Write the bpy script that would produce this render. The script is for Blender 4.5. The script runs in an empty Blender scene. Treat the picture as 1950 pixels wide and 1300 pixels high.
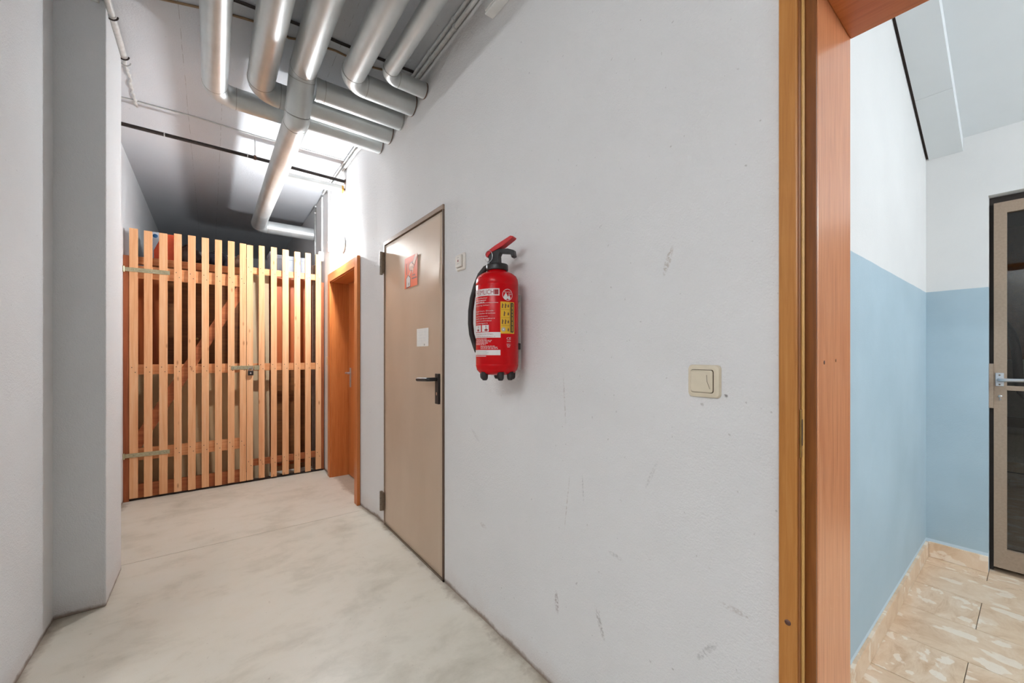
import bpy, bmesh, math, random
from mathutils import Vector, Matrix
random.seed(7)
PI = math.pi
# ------------------------------------------------------------------ camera
SC = bpy.context.scene
COL = SC.collection
FPX = 758.3
YAW = math.atan((975 - 401) / FPX)
S_, C_ = math.sin(YAW), math.cos(YAW)
CAMH = 1.2
cd = bpy.data.cameras.new('camera')
cam = bpy.data.objects.new('camera', cd)
COL.objects.link(cam)
cd.sensor_width = 36.0
cd.lens = FPX * 36.0 / 1950
cd.shift_y = 25.0 / 1950
cd.clip_start = 0.02
cam.location = (0, 0, CAMH)
cam.rotation_euler = (PI / 2, 0, -YAW)
SC.camera = cam
# ------------------------------------------------------------------ world, light levels, exposure
w = bpy.data.worlds.new('world'); SC.world = w; w.use_nodes = True
w.node_tree.nodes['Background'].inputs[0].default_value = (0.5, 0.6, 0.8, 1)
w.node_tree.nodes['Background'].inputs[1].default_value = 0.05
SC.view_settings.view_transform = 'Standard'
SC.view_settings.look = 'None'
SC.view_settings.gamma = 1.0
SC.view_settings.use_curve_mapping = False
SC.view_settings.exposure = 1.1
WALL_LAMP = 1000.0       # emission strength of the bulb in the bulkhead lamp above the orange door
SIDE_LAMP = 43.0         # batten lamp in the side bay the camera stands beside
HALL_LAMP = 45.0         # pendant globe lamp in the tiled hall


def ray(px, py):
    x = (px - 975) / FPX; y = -(py - 675) / FPX
    return (S_ + x * C_, C_ - x * S_, y)


def onX(px, py, X):
    r = ray(px, py); t = X / r[0]
    return (X, r[1] * t, CAMH + r[2] * t)


def onY(px, py, Y):
    r = ray(px, py); t = Y / r[1]
    return (r[0] * t, Y, CAMH + r[2] * t)


# ------------------------------------------------------------------ materials
def lin(c):
    c = c / 255.0
    return c / 12.92 if c <= 0.04045 else ((c + 0.055) / 1.055) ** 2.4


def rgb(r, g, b):
    return (lin(r), lin(g), lin(b), 1)


class NT:
    def __init__(s, name):
        s.m = bpy.data.materials.new(name); s.m.use_nodes = True
        s.t = s.m.node_tree; s.n = s.t.nodes; s.l = s.t.links
        s.b = s.n['Principled BSDF']

    def new(s, typ, **kw):
        nd = s.n.new(typ)
        for k, v in kw.items():
            setattr(nd, k, v)
        return nd

    def link(s, a, b):
        s.l.new(a, b)

    def coord(s, scale=(1, 1, 1), rand=False):
        tc = s.new('ShaderNodeTexCoord')
        mp = s.new('ShaderNodeMapping')
        mp.inputs['Scale'].default_value = scale
        src = tc.outputs['Object']
        if rand:
            oi = s.new('ShaderNodeObjectInfo')
            ml = s.new('ShaderNodeMath', operation='MULTIPLY'); ml.inputs[1].default_value = 37.0
            s.link(oi.outputs['Random'], ml.inputs[0])
            ad = s.new('ShaderNodeVectorMath', operation='ADD')
            s.link(src, ad.inputs[0]); s.link(ml.outputs[0], ad.inputs[1])
            src = ad.outputs[0]
        s.link(src, mp.inputs[0])
        return mp.outputs[0]

    def noise(s, vec, scale, detail=4, rough=0.55, dist=0.0):
        nd = s.new('ShaderNodeTexNoise')
        nd.inputs['Scale'].default_value = scale; nd.inputs['Detail'].default_value = detail
        nd.inputs['Roughness'].default_value = rough; nd.inputs['Distortion'].default_value = dist
        s.link(vec, nd.inputs['Vector'])
        return nd.outputs[0]

    def ramp(s, fac, stops):
        nd = s.new('ShaderNodeValToRGB')
        e = nd.color_ramp.elements
        while len(e) < len(stops):
            e.new(0.5)
        for el, (p, c) in zip(e, stops):
            el.position = p
            el.color = c if len(c) == 4 else (c[0], c[0], c[0], 1)
        s.link(fac, nd.inputs[0])
        return nd.outputs[0]

    def mix(s, fac, a, b, blend='MIX'):
        nd = s.new('ShaderNodeMix', data_type='RGBA', blend_type=blend)
        if isinstance(fac, (int, float)):
            nd.inputs[0].default_value = fac
        else:
            s.link(fac, nd.inputs[0])
        for i, v in ((6, a), (7, b)):
            if isinstance(v, tuple):
                nd.inputs[i].default_value = v
            else:
                s.link(v, nd.inputs[i])
        return nd.outputs[2]

    def math(s, op, a, b=0.0, clamp=False):
        nd = s.new('ShaderNodeMath', operation=op); nd.use_clamp = clamp
        for i, v in ((0, a), (1, b)):
            if isinstance(v, (int, float)):
                nd.inputs[i].default_value = v
            else:
                s.link(v, nd.inputs[i])
        return nd.outputs[0]

    def sep(s):
        g = s.new('ShaderNodeNewGeometry'); x = s.new('ShaderNodeSeparateXYZ')
        s.link(g.outputs['Position'], x.inputs[0])
        return x.outputs

    def bump(s, h, strength=0.3, dist=0.01):
        nd = s.new('ShaderNodeBump')
        nd.inputs['Strength'].default_value = strength; nd.inputs['Distance'].default_value = dist
        s.link(h, nd.inputs['Height']); s.link(nd.outputs[0], s.b.inputs['Normal'])

    def set(s, color=None, rough=None, metal=None, spec=None):
        for k, v in (('Base Color', color), ('Roughness', rough), ('Metallic', metal), ('Specular IOR Level', spec)):
            if v is None:
                continue
            if isinstance(v, (int, float, tuple)):
                s.b.inputs[k].default_value = v
            else:
                s.link(v, s.b.inputs[k])
        return s.m


def plain(name, c, rough=0.5, metal=0.0, var=0.06, scale=40, bump=0.0, spec=0.5):
    t = NT(name)
    v = t.coord()
    n = t.noise(v, scale, 3)
    dark = tuple(x * (1 - var * 2) for x in c[:3]) + (1,)
    lite = tuple(min(1, x * (1 + var)) for x in c[:3]) + (1,)
    t.set(t.ramp(n, [(0.3, dark), (0.7, lite)]), rough, metal, spec)
    if bump:
        t.bump(t.noise(v, scale * 4, 2), bump, 0.002)
    return t.m


def plaster(name, c, marks=(), grain=200.0, bump=0.6, dirt=True, seams=()):
    t = NT(name)
    v = t.coord()
    big = t.noise(v, 1.6, 5, 0.6)
    col = t.ramp(big, [(0.3, tuple(x * 0.94 for x in c[:3]) + (1,)), (0.7, c)])
    # sparse small spots of dirt
    sp = t.ramp(t.noise(v, 60, 2, 0.5), [(0.73, (0,)), (0.78, (1,))])
    sm = t.math('MULTIPLY', sp, 0.35)
    col = t.mix(sm, col, rgb(120, 105, 95))
    P = t.sep()
    if dirt:
        # grime line of uneven height where the plaster meets the floor
        nz = t.noise(v, 9, 5, 0.7)
        hgt = t.math('MULTIPLY', nz, 0.05)
        d = t.math('SUBTRACT', hgt, P[2])
        d = t.math('MULTIPLY', d, 60, True)
        d = t.math('MULTIPLY', d, 0.75)
        col = t.mix(d, col, rgb(105, 82, 62))
        h2 = t.math('MULTIPLY', t.noise(v, 5, 4, 0.7), 0.22)
        d2 = t.math('MULTIPLY', t.math('SUBTRACT', h2, P[2]), 5, True)
        d2 = t.math('MULTIPLY', d2, 0.3)
        col = t.mix(d2, col, rgb(180, 145, 115))
    # scuffs: (y, z, half length, half width, angle, colour, strength)
    for (y, z, hl, hw, an, mc, st) in marks:
        ca, sa = math.cos(an), math.sin(an)
        dy = t.math('SUBTRACT', P[1], y); dz = t.math('SUBTRACT', P[2], z)
        u = t.math('ADD', t.math('MULTIPLY', dy, ca / hl), t.math('MULTIPLY', dz, sa / hl))
        q = t.math('ADD', t.math('MULTIPLY', dy, -sa / hw), t.math('MULTIPLY', dz, ca / hw))
        r2 = t.math('ADD', t.math('MULTIPLY', u, u), t.math('MULTIPLY', q, q))
        k = t.math('MULTIPLY', t.math('SUBTRACT', 1.0, r2), 1.5, True)
        nn = t.ramp(t.noise(v, 130, 3, 0.7), [(0.42, (0,)), (0.6, (1,))])
        k = t.math('MULTIPLY', t.math('MULTIPLY', k, nn), st)
        col = t.mix(k, col, mc)
    for x0 in seams:      # formwork seams running along the corridor
        dx = t.math('ABSOLUTE', t.math('SUBTRACT', P[0], t.math('ADD', t.math('MULTIPLY', t.noise(v, 5, 3), 0.012), x0)))
        k = t.math('MULTIPLY', t.math('SUBTRACT', 0.0016, dx), 900, True)
        k = t.math('MULTIPLY', k, t.ramp(t.noise(v, 14, 3), [(0.42, (0,)), (0.55, (1,))]))
        col = t.mix(t.math('MULTIPLY', k, 0.6), col, rgb(120, 115, 110))
    t.set(col, 0.82, 0, 0.25)
    h = t.math('ADD', t.noise(v, grain, 2, 0.5), t.math('MULTIPLY', t.noise(v, grain * 0.33, 3, 0.6), 0.9))
    t.bump(h, bump, 0.0035)
    return t.m


def wood(name, c1, c2, c3, axis='Z', rough=0.55, knots=False, fine=60, rand=True, spec=0.4):
    t = NT(name)
    sc = {'Z': (1, 1, 0.045), 'X': (0.045, 1, 1), 'Y': (1, 0.045, 1)}[axis]
    v = t.coord(sc, rand)
    n = t.noise(v, fine, 5, 0.6, 0.6)
    n2 = t.noise(v, fine * 0.2, 3, 0.5)
    col = t.ramp(t.math('ADD', t.math('MULTIPLY', n, 0.6), t.math('MULTIPLY', n2, 0.4)), [(0.3, c3), (0.5, c2), (0.72, c1)])
    if knots:
        v2 = t.coord({'Z': (1, 1, 0.33), 'X': (0.33, 1, 1), 'Y': (1, .33, 1)}[axis], rand)
        vo = t.new('ShaderNodeTexVoronoi'); vo.inputs['Scale'].default_value = 15
        t.link(v2, vo.inputs['Vector'])
        k = t.ramp(vo.outputs['Distance'], [(0.05, (1,)), (0.14, (0,))])
        k = t.math('MULTIPLY', k, 0.7)
        col = t.mix(k, col, rgb(172, 98, 54))
    t.set(col, rough, 0, spec)
    t.bump(n, 0.08, 0.002)
    return t.m


M = {}
SCUFF = rgb(140, 115, 98)
GREY = rgb(125, 118, 116)


def mk(px, py, hl, hw, an, c, st):
    p = onX(px, py, 0.986)
    return (p[1], p[2], hl, hw, an, c, st)


M['plaster_right'] = plaster('plaster_right', rgb(226, 224, 223), [
    mk(1272, 497, 0.045, 0.010, 1.9, rgb(150, 125, 100), 0.5),
    mk(1060, 1146, 0.045, 0.012, 1.5, rgb(130, 105, 100), 0.55),
    mk(1142, 1186, 0.055, 0.010, 1.2, rgb(120, 105, 98), 0.5),
    mk(1172, 1058, 0.03, 0.008, 0.1, GREY, 0.3),
    mk(1400, 1162, 0.05, 0.008, 0.0, SCUFF, 0.3),
    mk(1345, 1240, 0.05, 0.01, 2.2, GREY, 0.35),
    mk(1075, 760, 0.10, 0.004, 1.5, SCUFF, 0.35),
    mk(1110, 930, 0.05, 0.004, 1.5, GREY, 0.35),
    mk(1080, 955, 0.12, 0.003, 1.7, SCUFF, 0.35),
    mk(920, 1000, 0.03, 0.012, 0.1, SCUFF, 0.3),
    mk(1240, 905, 0.05, 0.006, 2.0, GREY, 0.25),
    mk(1382, 754, 0.006, 0.006, 0.0, GREY, 0.9),
    mk(905, 828, 0.05, 0.01, 0.6, GREY, 0.2)])
M['plaster_left'] = plaster('plaster_left', rgb(226, 227, 228))
M['ceiling_paint'] = plaster('ceiling_paint', rgb(212, 214, 218), grain=120, bump=0.35, dirt=False, seams=(-0.13, 0.055, 0.56))


def floor_mat():
    t = NT('concrete_floor')
    v = t.coord()
    a = t.noise(v, 1.3, 6, 0.62, 0.4)
    b = t.noise(t.coord((0.8, 1.3, 1)), 5.0, 7, 0.7, 0.3)
    f = t.math('ADD', t.math('MULTIPLY', a, 0.5), t.math('MULTIPLY', b, 0.5))
    col = t.ramp(f, [(0.3, rgb(188, 182, 166)), (0.5, rgb(222, 216, 202)), (0.72, rgb(228, 224, 214))])
    sp = t.ramp(t.noise(v, 38, 2, 0.6), [(0.7, (0,)), (0.78, (1,))])
    col = t.mix(t.math('MULTIPLY', sp, 0.35), col, rgb(130, 105, 80))
    gr = t.noise(v, 420, 2, 0.6)
    col = t.mix(t.math('MULTIPLY', gr, 0.25), col, rgb(160, 145, 125))
    # worn scratches
    sc = t.ramp(t.noise(t.coord((3.0, 7.0, 1)), 11, 3, 0.6), [(0.72, (0,)), (0.8, (1,))])
    col = t.mix(t.math('MULTIPLY', sc, 0.22), col, rgb(235, 230, 220))
    # dirt collected along both walls
    P = t.sep()
    e1 = t.math('SUBTRACT', P[0], 0.955); e2 = t.math('SUBTRACT', -0.535, P[0])
    e = t.math('MAXIMUM', e1, e2)
    nz = t.math('MULTIPLY', t.math('SUBTRACT', t.noise(v, 7, 5, 0.7), 0.45), 0.16)
    e = t.math('MULTIPLY', t.math('ADD', e, nz), 25, True)
    col = t.mix(t.math('MULTIPLY', e, 0.55), col, rgb(120, 98, 76))
    rg = t.ramp(t.noise(v, 2.4, 5, 0.6), [(0.3, (0.30,)), (0.7, (0.5,))])
    t.set(col, rg, 0, 0.45)
    t.bump(t.noise(v, 260, 3, 0.6), 0.12, 0.003)
    return t.m


M['floor'] = floor_mat()
M['steel_jacket'] = plain('steel_jacket', rgb(200, 203, 202), 0.38, 0.5, 0.05, 6)
M['pipe_white'] = plain('pipe_white', rgb(222, 222, 218), 0.42, 0.25, 0.05, 8)
M['seam_dark'] = plain('seam_dark', rgb(160, 159, 155), 0.5, 0.5)
M['rust_black'] = plain('rust_black', rgb(52, 42, 38), 0.6, 0.2, 0.25, 30)
M['rust'] = plain('rust', rgb(98, 66, 48), 0.7, 0.1, 0.3, 60)
M['yellow_foam'] = plain('yellow_foam', rgb(196, 148, 60), 0.9)
M['tan_cable'] = plain('tan_cable', rgb(150, 120, 90), 0.6)
M['conduit'] = plain('conduit', rgb(206, 205, 202), 0.5, 0.1)
M['conduit_tan'] = plain('conduit_tan', rgb(165, 148, 132), 0.5, 0.1)
M['pine'] = wood('pine', rgb(246, 200, 154), rgb(240, 180, 130), rgb(224, 152, 102), 'Z', 0.6, True)
M['pine_x'] = wood('pine_x', rgb(236, 178, 130), rgb(222, 156, 104), rgb(196, 126, 76), 'X', 0.6, True)
M['pine_dark'] = wood('pine_dark', rgb(186, 110, 66), rgb(164, 88, 50), rgb(130, 66, 36), 'Z', 0.65, True)
M['pine_dark_x'] = wood('pine_dark_x', rgb(190, 118, 72), rgb(166, 96, 56), rgb(132, 70, 40), 'X', 0.65, True)
M['veneer'] = wood('veneer', rgb(208, 130, 72), rgb(196, 114, 58), rgb(176, 96, 45), 'Z', 0.36, False, 90, False)
M['veneer_y'] = wood('veneer_y', rgb(208, 130, 72), rgb(196, 114, 58), rgb(176, 96, 45), 'Y', 0.36, False, 90, False)
M['veneer_x'] = wood('veneer_x', rgb(200, 122, 66), rgb(186, 106, 52), rgb(164, 86, 40), 'X', 0.36, False, 90, False)


def jamb_mat():
    t = NT('jamb_veneer')
    v = t.coord((1, 1, 0.045))
    n = t.noise(v, 120, 5, 0.6, 0.5)
    col = t.ramp(n, [(0.3, rgb(196, 122, 80)), (0.5, rgb(214, 144, 98)), (0.72, rgb(224, 160, 116))])
    v2 = t.coord()
    # fine pale scratches on the lower half
    wv = t.new('ShaderNodeTexNoise'); wv.inputs['Scale'].default_value = 14; wv.inputs['Detail'].default_value = 1
    wv.inputs['Distortion'].default_value = 2.0
    t.link(v2, wv.inputs['Vector'])
    ln = t.ramp(wv.outputs[0], [(0.494, (0,)), (0.5, (1,)), (0.506, (0,))])
    sel = t.ramp(t.noise(v2, 9, 2), [(0.56, (0,)), (0.62, (1,))])
    P = t.sep()
    low = t.math('MULTIPLY', t.math('SUBTRACT', 1.05, P[2]), 4, True)
    k = t.math('MULTIPLY', t.math('MULTIPLY', ln, sel), t.math('MULTIPLY', low, 0.6))
    col = t.mix(k, col, rgb(232, 180, 140))
    t.set(col, 0.3, 0, 0.5)
    return t.m


M['jamb'] = jamb_mat()
M['architrave'] = wood('architrave', rgb(196, 138, 76), rgb(184, 122, 58), rgb(166, 104, 44), 'Z', 0.42, False, 120, False)
M['rebate'] = wood('rebate', rgb(150, 92, 42), rgb(134, 78, 32), rgb(112, 62, 24), 'Z', 0.4, False, 120, False)
M['gasket'] = plain('gasket', rgb(206, 160, 92), 0.45)


def steel_door():
    t = NT('brown_steel')
    v = t.coord((1, 1, 0.3))
    n = t.noise(v, 4, 3, 0.5)
    col = t.ramp(n, [(0.3, rgb(192, 170, 148)), (0.7, rgb(200, 179, 158))])
    r = t.ramp(t.noise(t.coord(), 5, 4, 0.6), [(0.3, (0.40,)), (0.7, (0.5,))])
    t.set(col, r, 0.2, 0.45)
    return t.m


M['steel_door'] = steel_door()
M['steel_frame'] = plain('steel_frame', rgb(150, 126, 108), 0.45, 0.2)
M['frame_shaded'] = plain('frame_shaded', rgb(98, 76, 62), 0.55, 0.1)  # frame colour darkened to paint in the shadow at the near post
M['hinge'] = plain('hinge', rgb(122, 106, 90), 0.45, 0.4)
M['gap'] = plain('gap', rgb(46, 34, 28), 0.8)
M['black_plastic'] = plain('black_plastic', rgb(36, 33, 33), 0.38, 0, 0.05)
M['rubber'] = plain('rubber', rgb(40, 34, 32), 0.6, 0, 0.05)
M['red'] = plain('red', rgb(198, 3, 14), 0.27, 0, 0.02, 5, 0, 0.22)
M['red_lever'] = plain('red_lever', rgb(200, 38, 42), 0.35, 0, 0.02)
M['label_white'] = plain('label_white', rgb(222, 214, 212), 0.4, 0, 0.01)
M['label_red'] = plain('label_red', rgb(150, 20, 26), 0.4, 0, 0.01)
M['label_yellow'] = plain('label_yellow', rgb(226, 178, 44), 0.4, 0, 0.01)
M['label_black'] = plain('label_black', rgb(38, 30, 24), 0.4, 0, 0.01)
M['label_grey'] = plain('label_grey', rgb(170, 166, 160), 0.4, 0, 0.01)
M['chrome'] = plain('chrome', rgb(200, 200, 200), 0.2, 1.0, 0.02)
M['zinc'] = plain('zinc', rgb(190, 182, 150), 0.4, 0.75, 0.1, 60)
M['brass'] = plain('brass', rgb(180, 140, 80), 0.35, 0.8, 0.15)
M['cream'] = plain('cream', rgb(216, 203, 180), 0.35, 0, 0.02)
M['cream_dark'] = plain('cream_dark', rgb(90, 76, 58), 0.6, 0, 0.05)
M['switch_white'] = plain('switch_white', rgb(224, 216, 206), 0.4, 0, 0.02)
M['red_dot'] = plain('red_dot', rgb(150, 70, 60), 0.4)
M['orange_print'] = plain('orange_print', rgb(236, 100, 42), 0.5, 0, 0.02)
M['print_dark'] = plain('print_dark', rgb(96, 60, 50), 0.5)
M['print_skin'] = plain('print_skin', rgb(240, 196, 172), 0.5, 0, 0.01)
M['paper'] = plain('paper', rgb(232, 230, 226), 0.6, 0, 0.02)
M['paper_grey'] = plain('paper_grey', rgb(221, 221, 221), 0.6, 0, 0.02)
M['white_metal'] = plain('white_metal', rgb(225, 225, 222), 0.4, 0, 0.02)


def hall_paint():
    t = NT('hall_paint')
    v = t.coord()
    P = t.sep()
    nz = t.math('MULTIPLY', t.noise(v, 6, 3), 0.006)
    k = t.math('MULTIPLY', t.math('SUBTRACT', t.math('ADD', P[2], nz), 1.575), 900, True)
    n = t.noise(v, 2.2, 4)
    blue = t.ramp(n, [(0.3, rgb(160, 182, 193)), (0.7, rgb(170, 192, 203))])
    rim = t.math('MULTIPLY', t.math('SUBTRACT', 0.108, P[2]), 400, True)
    blue = t.mix(rim, blue, rgb(196, 214, 224))
    white = t.ramp(n, [(0.3, rgb(212, 214, 213)), (0.7, rgb(218, 220, 219))])
    t.set(t.mix(k, blue, white), 0.62, 0, 0.3)
    t.bump(t.math('ADD', t.noise(v, 170, 2), t.math('MULTIPLY', t.noise(v, 45, 3), 0.6)), 0.2, 0.003)
    return t.m


M['hall_paint'] = hall_paint()
M['hall_white'] = plain('hall_white', rgb(212, 218, 220), 0.7, 0, 0.01, 6)
M['grout'] = plain('grout', rgb(110, 102, 94), 0.8)


def stone():
    t = NT('breccia_tile')
    v = t.coord((1, 1, 1), True)
    vw = t.coord((1.7, 1.0, 1.7), True)
    n = t.noise(v, 7, 6, 0.7, 0.8)
    col = t.ramp(n, [(0.3, rgb(198, 164, 130)), (0.5, rgb(218, 192, 162)), (0.7, rgb(228, 208, 184))])
    vo = t.new('ShaderNodeTexVoronoi'); vo.inputs['Scale'].default_value = 9
    dn = t.new('ShaderNodeTexNoise'); dn.inputs['Scale'].default_value = 9; dn.inputs['Detail'].default_value = 4
    t.link(vw, dn.inputs['Vector'])
    ad = t.new('ShaderNodeVectorMath', operation='ADD')
    sc = t.new('ShaderNodeVectorMath', operation='SCALE'); sc.inputs['Scale'].default_value = 0.22
    t.link(dn.outputs['Color'], sc.inputs[0]); t.link(vw, ad.inputs[0]); t.link(sc.outputs[0], ad.inputs[1])
    t.link(ad.outputs[0], vo.inputs['Vector'])
    sx = t.new('ShaderNodeSeparateColor'); t.link(vo.outputs['Color'], sx.inputs[0])
    frag = t.math('MULTIPLY', t.ramp(sx.outputs[0], [(0.5, (0,)), (0.55, (1,))]), t.ramp(vo.outputs['Distance'], [(0.38, (1,)), (0.46, (0,))]))
    col = t.mix(t.math('MULTIPLY', frag, 0.6), col, rgb(240, 232, 218))
    ds = t.ramp(t.noise(v, 22, 4, 0.7, 1.0), [(0.68, (0,)), (0.75, (1,))])
    col = t.mix(t.math('MULTIPLY', ds, 0.6), col, rgb(140, 96, 66))
    t.set(col, 0.35, 0, 0.45)
    return t.m


M['stone'] = stone()
M['door_frame_metal'] = plain('door_frame_metal', rgb(158, 140, 122), 0.5, 0.25, 0.05, 90)
M['dark_metal'] = plain('dark_metal', rgb(52, 46, 42), 0.6, 0.2)
M['alu'] = plain('alu', rgb(186, 192, 198), 0.35, 0.8, 0.02)
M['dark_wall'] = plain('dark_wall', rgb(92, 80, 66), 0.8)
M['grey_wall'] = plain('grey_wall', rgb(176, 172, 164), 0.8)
M['back_rail'] = plain('back_rail', rgb(110, 92, 72), 0.6)
M['beige'] = plain('beige', rgb(206, 184, 148), 0.7, 0, 0.04, 3)
M['beige_low'] = plain('beige_low', rgb(214, 182, 138), 0.75, 0, 0.05, 3)
M['cabinet_brown'] = wood('cabinet_brown', rgb(150, 98, 54), rgb(126, 78, 40), rgb(100, 60, 30), 'X', 0.5, False, 40, False)
M['wardrobe_red'] = wood('wardrobe_red', rgb(204, 112, 58), rgb(190, 98, 48), rgb(168, 80, 38), 'Z', 0.5, False, 40, False)
M['box_orange'] = plain('box_orange', rgb(222, 82, 40), 0.6, 0, 0.03)
M['box_white'] = plain('box_white', rgb(190, 196, 206), 0.6, 0, 0.02)
M['logo_blue'] = plain('logo_blue', rgb(30, 92, 140), 0.5)
M['bag_brown'] = plain('bag_brown', rgb(66, 46, 36), 0.75, 0, 0.2, 12)
M['bag_navy'] = plain('bag_navy', rgb(36, 32, 44), 0.7, 0, 0.2, 12)
M['bag_tan'] = plain('bag_tan', rgb(140, 104, 84), 0.75, 0, 0.15, 12)
M['roll_grey'] = plain('roll_grey', rgb(150, 132, 118), 0.85, 0, 0.1)


def emit(name, c, st):
    t = NT(name)
    t.b.inputs['Base Color'].default_value = (0.9, 0.9, 0.9, 1)
    t.b.inputs['Emission Color'].default_value = c
    t.b.inputs['Emission Strength'].default_value = st
    return t.m


M['globe'] = emit('globe', (0.92, 0.965, 1.0, 1), WALL_LAMP)
M['rear_globe'] = emit('rear_globe', (0.93, 0.97, 1.0, 1), SIDE_LAMP)
M['hall_globe'] = emit('hall_globe', (0.935, 0.955, 1.0, 1), HALL_LAMP)


def glass_mat(name, tint):
    t = NT(name)
    g = t.new('ShaderNodeBsdfGlossy'); g.inputs['Roughness'].default_value = 0.02
    tr = t.new('ShaderNodeBsdfTransparent'); tr.inputs[0].default_value = tint
    mx = t.new('ShaderNodeMixShader')
    fr = t.new('ShaderNodeFresnel'); fr.inputs[0].default_value = 1.5
    t.link(fr.outputs[0], mx.inputs[0]); t.link(tr.outputs[0], mx.inputs[1]); t.link(g.outputs[0], mx.inputs[2])
    t.link(mx.outputs[0], t.n['Material Output'].inputs[0])
    return t.m


M['glass'] = glass_mat('door_glass', (0.78, 0.78, 0.76, 1))


def lit_glass():
    t = NT('lamp_glass')
    tr = t.new('ShaderNodeBsdfTransparent'); tr.inputs[0].default_value = (0.93, 0.93, 0.93, 1)
    em = t.new('ShaderNodeEmission'); em.inputs[0].default_value = (0.95, 0.98, 1, 1); em.inputs[1].default_value = 2.5
    ad = t.new('ShaderNodeAddShader')
    t.link(tr.outputs[0], ad.inputs[0]); t.link(em.outputs[0], ad.inputs[1])
    t.link(ad.outputs[0], t.n['Material Output'].inputs[0])
    return t.m


M['lamp_glass'] = lit_glass()


# ------------------------------------------------------------------ mesh builder
class MB:
    def __init__(s):
        s.v = []; s.f = []; s.sm = []

    def add(s, vs, fs, smooth=False):
        o = len(s.v)
        s.v += [tuple(p) for p in vs]
        s.f += [tuple(i + o for i in f) for f in fs]
        s.sm += [smooth] * len(fs)
        return s

    def box(s, x0, x1, y0, y1, z0, z1):
        vs = [(x, y, z) for x in (x0, x1) for y in (y0, y1) for z in (z0, z1)]
        return s.add(vs, [(0, 1, 3, 2), (4, 6, 7, 5), (0, 4, 5, 1), (2, 3, 7, 6), (0, 2, 6, 4), (1, 5, 7, 3)])

    def prism(s, poly, a, b, f):
        """poly: 2D points, f(u, v, w) -> xyz, extruded w from a to b"""
        n = len(poly)
        vs = [f(u, v, a) for u, v in poly] + [f(u, v, b) for u, v in poly]
        fs = [tuple(range(n))[::-1], tuple(range(n, 2 * n))]
        fs += [(i, (i + 1) % n, n + (i + 1) % n, n + i) for i in range(n)]
        return s.add(vs, fs)

    def tube(s, pts, r, seg=16, caps=True):
        pts = [Vector(p) for p in pts]
        n = len(pts)
        rs = r if isinstance(r, (list, tuple)) else [r] * n
        tang = []
        for i in range(n):
            a = pts[max(i - 1, 0)]; b = pts[min(i + 1, n - 1)]
            tang.append((b - a).normalized())
        up = Vector((0, 0, 1)) if abs(tang[0].z) < 0.9 else Vector((1, 0, 0))
        nx = tang[0].cross(up).normalized()
        vs = []
        for i in range(n):
            nx = (nx - tang[i] * nx.dot(tang[i])).normalized()
            ny = tang[i].cross(nx)
            for k in range(seg):
                a = 2 * PI * k / seg
                vs.append(pts[i] + (nx * math.cos(a) + ny * math.sin(a)) * rs[i])
        fs = [(i * seg + k, i * seg + (k + 1) % seg, (i + 1) * seg + (k + 1) % seg, (i + 1) * seg + k)
              for i in range(n - 1) for k in range(seg)]
        s.add(vs, fs, True)
        if caps:
            s.add([vs[k] for k in range(seg)], [tuple(range(seg))[::-1]])
            s.add([vs[(n - 1) * seg + k] for k in range(seg)], [tuple(range(seg))])
        return s

    def lathe(s, prof, c, seg=48, axis='Z'):
        vs = []
        for r, h in prof:
            for k in range(seg):
                a = 2 * PI * k / seg
                if axis == 'Z':
                    vs.append((c[0] + r * math.cos(a), c[1] + r * math.sin(a), c[2] + h))
                elif axis == 'X':
                    vs.append((c[0] + h, c[1] + r * math.cos(a), c[2] + r * math.sin(a)))
                else:
                    vs.append((c[0] + r * math.sin(a), c[1] + h, c[2] + r * math.cos(a)))
        n = len(prof)
        fs = [(i * seg + k, i * seg + (k + 1) % seg, (i + 1) * seg + (k + 1) % seg, (i + 1) * seg + k)
              for i in range(n - 1) for k in range(seg)]
        return s.add(vs, fs, True)

    def mesh(s, name, bevel=0.0, seg=2):
        me = bpy.data.meshes.new(name)
        me.from_pydata(s.v, [], s.f)
        me.polygons.foreach_set('use_smooth', s.sm)
        bm = bmesh.new(); bm.from_mesh(me)
        bmesh.ops.recalc_face_normals(bm, faces=bm.faces)
        if bevel:
            bmesh.ops.remove_doubles(bm, verts=bm.verts, dist=1e-6)
            bmesh.ops.bevel(bm, geom=[e for e in bm.edges if len(e.link_faces) == 2 and e.calc_face_angle(0) > 0.6],
                            offset=bevel, segments=seg, affect='EDGES', profile=0.5, clamp_overlap=True)
        bm.to_mesh(me); bm.free()
        me.update()
        return me

    def build(s, name, mat, parent=None, bevel=0.0, seg=2):
        return link(name, s.mesh(name, bevel, seg), mat, parent)


def link(name, me, mat, parent=None):
    o = bpy.data.objects.new(name, me)
    if not me.materials:
        me.materials.append(M[mat])
    COL.objects.link(o)
    if parent is not None:
        o.parent = parent
        o.matrix_parent_inverse = world_of(parent).inverted()
    return o


def world_of(o):
    m = Matrix.LocRotScale(o.location, o.rotation_euler, o.scale)
    if o.parent is not None:
        return world_of(o.parent) @ o.matrix_parent_inverse @ m
    return m


def tag(o, label, cat, group=None, kind=None):
    o['label'] = label; o['category'] = cat
    if group: o['group'] = group
    if kind: o['kind'] = kind
    return o


def thing(name, loc, label, cat, group=None, kind=None):
    o = bpy.data.objects.new(name, None)
    o.empty_display_size = 0.05
    COL.objects.link(o); o.location = loc
    return tag(o, label, cat, group, kind)


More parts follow.
